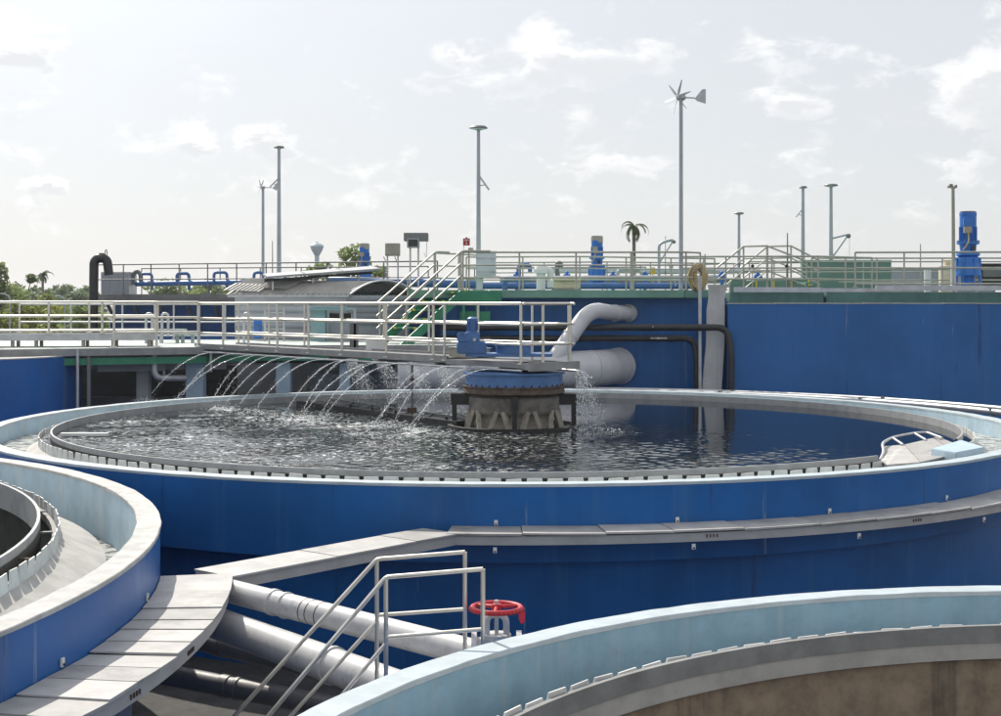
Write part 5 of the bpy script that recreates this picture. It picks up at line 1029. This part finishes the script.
# blue pipework on the upper deck
def bpipe(label, pts, r=.075, mat='pipe_blue', rad=.12): return pipe(label, pts, r, mat, rad=rad, n=12, group='blue pipework on the upper deck')
bpipe('long blue header pipe along the far-left deck', [at(136, 284, 47), at(268, 282, 45.5)], .085)
bpipe('blue arch of pipe with flanges at left of the header', [at(140, 284, 47), at(140, 274, 47), at(152, 274, 47), at(152, 290, 47)], .05)
bpipe('square blue loop rising from the middle of the header', [at(177, 283, 46.5), at(177, 273.5, 46.5), at(189, 273.5, 46.5), at(189, 290, 46.5)], .055)
bpipe('square blue loop rising near the right end of the header', [at(214, 283, 46), at(214, 272.5, 46), at(227, 272.5, 46), at(227, 288, 46)], .05)
bpipe('blue bent pipe beside the dark turbine pole', [at(254, 284, 45.5), at(254, 272.5, 45.5), at(263, 272.5, 45.5), at(263, 284, 45.5)], .05)
bpipe('brown valve bend at the left end of the header', [at(133, 285, 47), at(133, 275, 47), at(137, 270.5, 47), at(141, 275, 47), at(141, 285, 47)], .07, 'galv_dark', .2)
bpipe('long blue pipe crossing behind the stair handrails', [at(330, 281, 44), at(478, 284, 41.5)], .14)
bpipe('blue pipe run low behind the second railing', [at(470, 286, 42.5), at(700, 286, 43.5)], .10)
bpipe('blue riser pipe behind the cream trough', [at(505, 290, 41.5), at(505, 279, 41.5), at(530, 279, 41.5)], .08)
bpipe('grey header pipe high behind the second railing', [at(500, 278.5, 43), at(725, 277, 45)], .07, 'galv')
bpipe('dark pipe rack rail behind the cream trough', [at(500, 282, 46), at(690, 282, 46)], .08, 'galv_dark')
bpipe('dark pipe deep behind the step-over stair', [at(690, 281, 50), at(860, 280, 50)], .10, 'galv_dark')
bpipe('grey upright pipe bend left of the palm', [at(618, 289, 46), at(618, 270, 46), at(640, 270, 46)], .06, 'galv')
bpipe('dark upright vent pipe behind the white vent cowl', [at(557, 289, 46), at(557, 263, 46), at(561, 263, 46), at(561, 268, 46)], .07, 'galv_dark')
bpipe('dark upright vent pipe between white cabinet and vent cowl', [at(519, 289, 46), at(519, 265, 46), at(530, 265, 46), at(530, 272, 46)], .07, 'pipe_blue')
bpipe('white pipe crossing deep behind the motors', [at(540, 271, 50), at(760, 271, 50)], .09, 'white_pipe')
for i, (px, dd, lab) in enumerate(((517, 43, 'nearest the white cabinet'), (567, 44, 'left of the middle agitator'), (613, 45, 'right of the middle agitator'), (645, 45, 'under the palm'), (722, 44, 'behind the hose coil'), (758, 46, 'behind the step-over stair'))):
    p = at(px, 276, dd); t = thing('blue_valve', 'small blue valve on the deck pipes %s' % lab, 'valve', (p.x, p.y, UD), 'small blue valves')
    MB().cyl((p.x, p.y, UD), (p.x, p.y, p.z), .06, 10).build('stem', 'motor_blue', t); MB().box((p.x, p.y, p.z), (.22, .2, .12)).build('body', 'motor_blue', t, bevel=.02); MB().cyl((p.x - .14, p.y, p.z - .05), (p.x + .14, p.y, p.z - .05), .05, 10).build('flange', 'motor_blue', t); MB().ball((p.x, p.y, p.z + .1), .06, 8).build('cap', 'motor_blue', t)
p = at(653, 271, 44); t = thing('yellow_notice', 'small yellow notice plate among the deck pipes', 'sign', (p.x, p.y, UD)); MB().box((p.x, p.y, p.z), (.12, .02, .22)).build('plate', 'yellow', t); MB().cyl((p.x, p.y + .02, UD), (p.x, p.y + .02, p.z), .012, 6).build('post', 'galv', t)
t = thing('davit_arm', 'slender grey davit crane arm between the palm and tall turbine pole', 'davit', at(659, 288, 44)); MB().tube(bend([at(659, 288, 44), at(659, 244, 44), at(667, 241, 44), at(673, 240, 44)], .25, 5), .045, 8).build('arm', 'pole_grey', t); MB().tube([at(673, 241, 44), at(660, 262, 44)], .025, 8).build('brace', 'pole_grey', t); MB().ball(at(674, 242, 44), .06, 8).build('sheave', 'galv_dark', t)
MB().tube([at(676, 286, 42), at(668, 262, 42)], .02, 6).build('stay', 'galv', t)
# black U-bend pipe and grey box at far left
p = at(92, 300, 45.0); t = pipe('big black U-bend pipe rising at the left of the far tank', [(p.x, p.y, 0), at(94, 262, 45.0), at(98, 258, 45.0), at(107, 259, 45.0), at(109, 275, 45.0)], .145, 'black_pipe', rad=.35)
q = at(104.5, 254, 45); MB().cyl((q.x, q.y, q.z - .1), (q.x, q.y, q.z), .03, 8).build('valve_stem', 'black_steel', t); MB().tube([(q.x + .05, q.y + .12 * cos(a), q.z + .02 + .12 * sin(a)) for a in [2 * pi * i / 16 for i in range(17)]], .014, 6).build('handwheel', 'black_steel', t); MB().box((q.x - .1, q.y, q.z), (.16, .08, .05)).build('bonnet', 'black_steel', t)
a, b = at(101, 292, 46.6), at(129, 272, 46.6); t = thing('water_box', 'grey panelled metal box under the black U-bend pipe', 'box', ((a.x + b.x) / 2, a.y, 4.6))
MB().box(((a.x + b.x) / 2, a.y + .5, (4.6 + b.z) / 2), (b.x - a.x, 1.0, b.z - 4.6)).build('case', 'galv', t); 
for i in range(3): MB().box((a.x + (b.x - a.x) * (i + .5) / 3, a.y - .01, (4.6 + b.z) / 2), ((b.x - a.x) / 3 - .03, .03, b.z - 4.68)).build('panel', 'cladding', t, bevel=.006)
# water tower far off
p = at(317, 262, 260); t = thing('water_tower', 'pale blue mushroom water tower far behind the solar panels', 'water tower', (p.x, p.y, 0)); zt = at(317, 243, 260).z
MB().lathe((p.x, p.y, zt), [(.45, -zt), (.42, -2.4), (1.0, -1.4), (1.25, -.75), (1.25, -.55), (.9, -.2), (.25, 0), (.2, .2), (0, .22)], 24).build('bowl', 'tower_paint', t)

# ------------------------------------------------------------------ trees
def leaves(m, c, rad, n, size, rnd, flat=.8):
    for _ in range(n):
        while True:
            q = Vector((rnd.uniform(-1, 1), rnd.uniform(-1, 1), rnd.uniform(-1, 1)))
            if .25 < q.length < 1: break
        p = Vector(c) + Vector((q.x * rad, q.y * rad, q.z * rad * flat)); s = size * rnd.uniform(.5, 1.3)
        a = Vector((rnd.gauss(0, 1), rnd.gauss(0, 1), rnd.gauss(0, .6))).normalized(); b = a.orthogonal().normalized(); b = Matrix.Rotation(rnd.uniform(0, 6.28), 3, a) @ b
        m.add([p - a * s, p + b * s * .42, p + a * s, p - b * s * .42], [(0, 1, 2, 3)])
def tree(label, px, ytop, d_, crown, n, size, mat, seed, base=0.0, blobs=9, name='tree', spread=1.0, low=.25, group='trees beyond the plant'):
    rnd = random.Random(seed); tp = at(px, ytop, d_); H = tp.z - base; t = thing(name, label, 'tree', (tp.x, tp.y, base), group)
    tr = MB(); b0 = Vector((tp.x, tp.y, base)); tr.tube([b0, b0 + Vector((rnd.uniform(-.2, .2), 0, H * .4)), b0 + Vector((rnd.uniform(-.3, .3), 0, H * .8))], [H * .028, H * .02, H * .006], 7)
    m = MB()
    for k in range(blobs):
        f = low + (1 - low) * ((k + .5) / blobs) ** .8; rr_ = crown * rnd.uniform(.28, .5) * (1.15 - .55 * f); a = rnd.uniform(0, 6.28); w_ = crown * spread * (1.05 - f * .8) * rnd.uniform(.3, 1)
        c = b0 + Vector((cos(a) * w_, sin(a) * w_, H * f - rr_ * .8)); tr.tube([b0 + Vector((0, 0, H * f * .55)), c], [H * .012, H * .004], 5); leaves(m, c, rr_, n // blobs, size, rnd)
    tr.build('trunk', 'bark', t); m.build('crown', mat, t); return t
tree('big leafy tree at the left picture edge', 2, 259, 95, 3.4, 2300, .22, 'leaf_mid', 1, blobs=18, spread=1.05)
tree('thin-branched tree next to the left edge tree', 22, 271, 100, 2.2, 900, .22, 'leaf_mid', 2, blobs=8, spread=1.3)
k = 0
WH = ('left of the small palm', 'just behind the small palm', 'right of the small palm', 'midway between palm and black pipe', 'close to the black pipe', 'touching the black pipe', 'low beside the edge tree', 'behind the far-left deck pipes', 'behind the middle of the far-left deck', 'behind the right of the far-left deck')
for i, (px, yt, d_, cr, mt) in enumerate(((38, 285, 190, 5.5, 'leaf_far'), (48, 288, 180, 5, 'leaf_far'), (57, 284.5, 200, 6, 'leaf_far'), (72, 282.5, 200, 6, 'leaf_far'), (82, 287, 190, 5.5, 'leaf_far'), (90, 285, 195, 5.5, 'leaf_far'), (22, 287, 170, 5, 'leaf_far'), (170, 276, 150, 6, 'leaf_mid'), (200, 279, 160, 6, 'leaf_mid'), (232, 280, 165, 6, 'leaf_mid'))):
    tree('hazy green far tree %s' % WH[i], px, yt, d_, cr, 1500, .42, mt, 20 + i, blobs=12, low=.35)
WB = ('at the picture edge', 'second from the picture edge', 'below the small palm', 'left of the black pipe', 'nearest the black pipe', 'right behind the black pipe')
for i, (px, yt, d_, mt) in enumerate(((8, 305, 75, 'leaf_yellow'), (25, 296, 85, 'leaf_yellow'), (42, 292, 90, 'leaf_yellow'), (62, 301, 80, 'leaf_yellow'), (78, 300, 75, 'leaf_mid'), (97, 303, 80, 'leaf_mid'))):
    tree('yellow-green bush seen through the railing, %s' % WB[i], px, yt, d_, 2.6, 1500, .2, mt, 40 + i, blobs=14, name='bush', spread=1.0, low=.12, group='bushes seen through the left railing')
tree('round leafy tree behind the blue agitator at the solar panels', 352, 240.5, 75, 2.2, 800, .2, 'leaf_mid', 60, blobs=14, low=.45, spread=1.2)
tree('small leafy tree under the water tower', 322, 258, 80, 2.0, 800, .22, 'leaf_mid', 61, blobs=8, low=.5)
tree('sparse leafy tree right of the solar panels', 383, 262, 78, 1.6, 400, .2, 'leaf_mid', 62, blobs=6, low=.6)
tree('bare twiggy tree at the right edge of the deck', 990, 262, 70, 1.4, 30, .1, 'leaf_dark', 63, blobs=8, low=.6, spread=1.2)
def palm(label, px, ytop, d_, fr, seed, lean=0.0, dense=14, crown_mat='leaf_dark'):
    rnd = random.Random(seed); tp = at(px, ytop, d_); t = thing('palm_tree', label, 'palm tree', (tp.x, tp.y, 0), 'palm trees')
    top = Vector((tp.x, tp.y, tp.z - fr * .5)); MB().tube([(tp.x - lean, tp.y, 0), (tp.x - lean * .5, tp.y, top.z * .5), top], [.16, .12, .10], 8).build('trunk', 'palm_bark', t)
    for k in range(dense):
        a = 2 * pi * k / dense + rnd.uniform(-.25, .25); up = rnd.uniform(-.6, 1.4); m = MB(); fr_ = fr * rnd.uniform(.55, 1.1); prev = top; el = up; n = 9; path = [top]
        for i in range(n): prev = prev + Vector((cos(a) * cos(el), sin(a) * cos(el), sin(el))) * fr_ / n; el -= rnd.uniform(.22, .34); path.append(prev)
        m.tube(path, [.02 * (1 - i / (n + 1)) * fr for i in range(n + 1)], 4)
        for i in range(1, n + 1):
            d_v = (path[i] - path[i - 1]).normalized(); sd_ = d_v.cross(Vector((0, 0, 1))).normalized()
            for s in (-1, 1):
                for j in range(2):
                    q = path[i - 1].lerp(path[i], j / 2); e = q + (sd_ * s * .55 + d_v * .5 + Vector((0, 0, -.35))) * fr * .34 * (1 - .5 * i / n); w_ = d_v * fr * .035
                    m.add([q - w_, q + w_, e], [(0, 1, 2)])
        m.build('frond', crown_mat, t)
palm('small distant palm tree above the left treeline', 43, 268.5, 150, 1.5, 71, dense=14)
palm('windswept palm crown standing behind the middle of the deck', 634, 216, 85, 1.25, 72, dense=12)
palm('tiny far palm behind the blue pipe loops', 209, 275, 160, 1.6, 73, dense=11)
# street lights among the trees
for i, (px, yt, lab) in enumerate(((6, 294, 'leftmost'), (61, 296, 'right of the yellow bush'))):
    p = at(px, yt, 70); t = thing('street_light', 'small pale street light among the bushes, %s' % lab, 'street light', (p.x + .2, p.y, 0), 'street lights by the bushes'); MB().tube(bend([(p.x + .2, p.y, 0), (p.x + .2, p.y, p.z - .15), (p.x - .1, p.y, p.z)], .2, 4), .04, 8).build('pole', 'pole_grey', t); MB().box((p.x - .15, p.y, p.z + .02), (.25, .1, .05)).build('lamp', 'white_paint', t)

# ------------------------------------------------------------------ haze
hm = bpy.data.materials.new('haze'); hm.use_nodes = True; hn = hm.node_tree.nodes; hn.clear()
ho = hn.new('ShaderNodeOutputMaterial'); hv = hn.new('ShaderNodeVolumePrincipled'); hv.inputs['Color'].default_value = (.92, .95, 1, 1); hv.inputs['Density'].default_value = .0003; hv.inputs['Anisotropy'].default_value = .3
hm.node_tree.links.new(hv.outputs[0], ho.inputs['Volume']); MATS['haze'] = hm
tag(MB().box((0, 600, 11.5), (1820, 1820, 25)).build('haze', 'haze'), 'thin pale haze over the whole plant', kind='stuff')
S.cycles.volume_bounces = 0
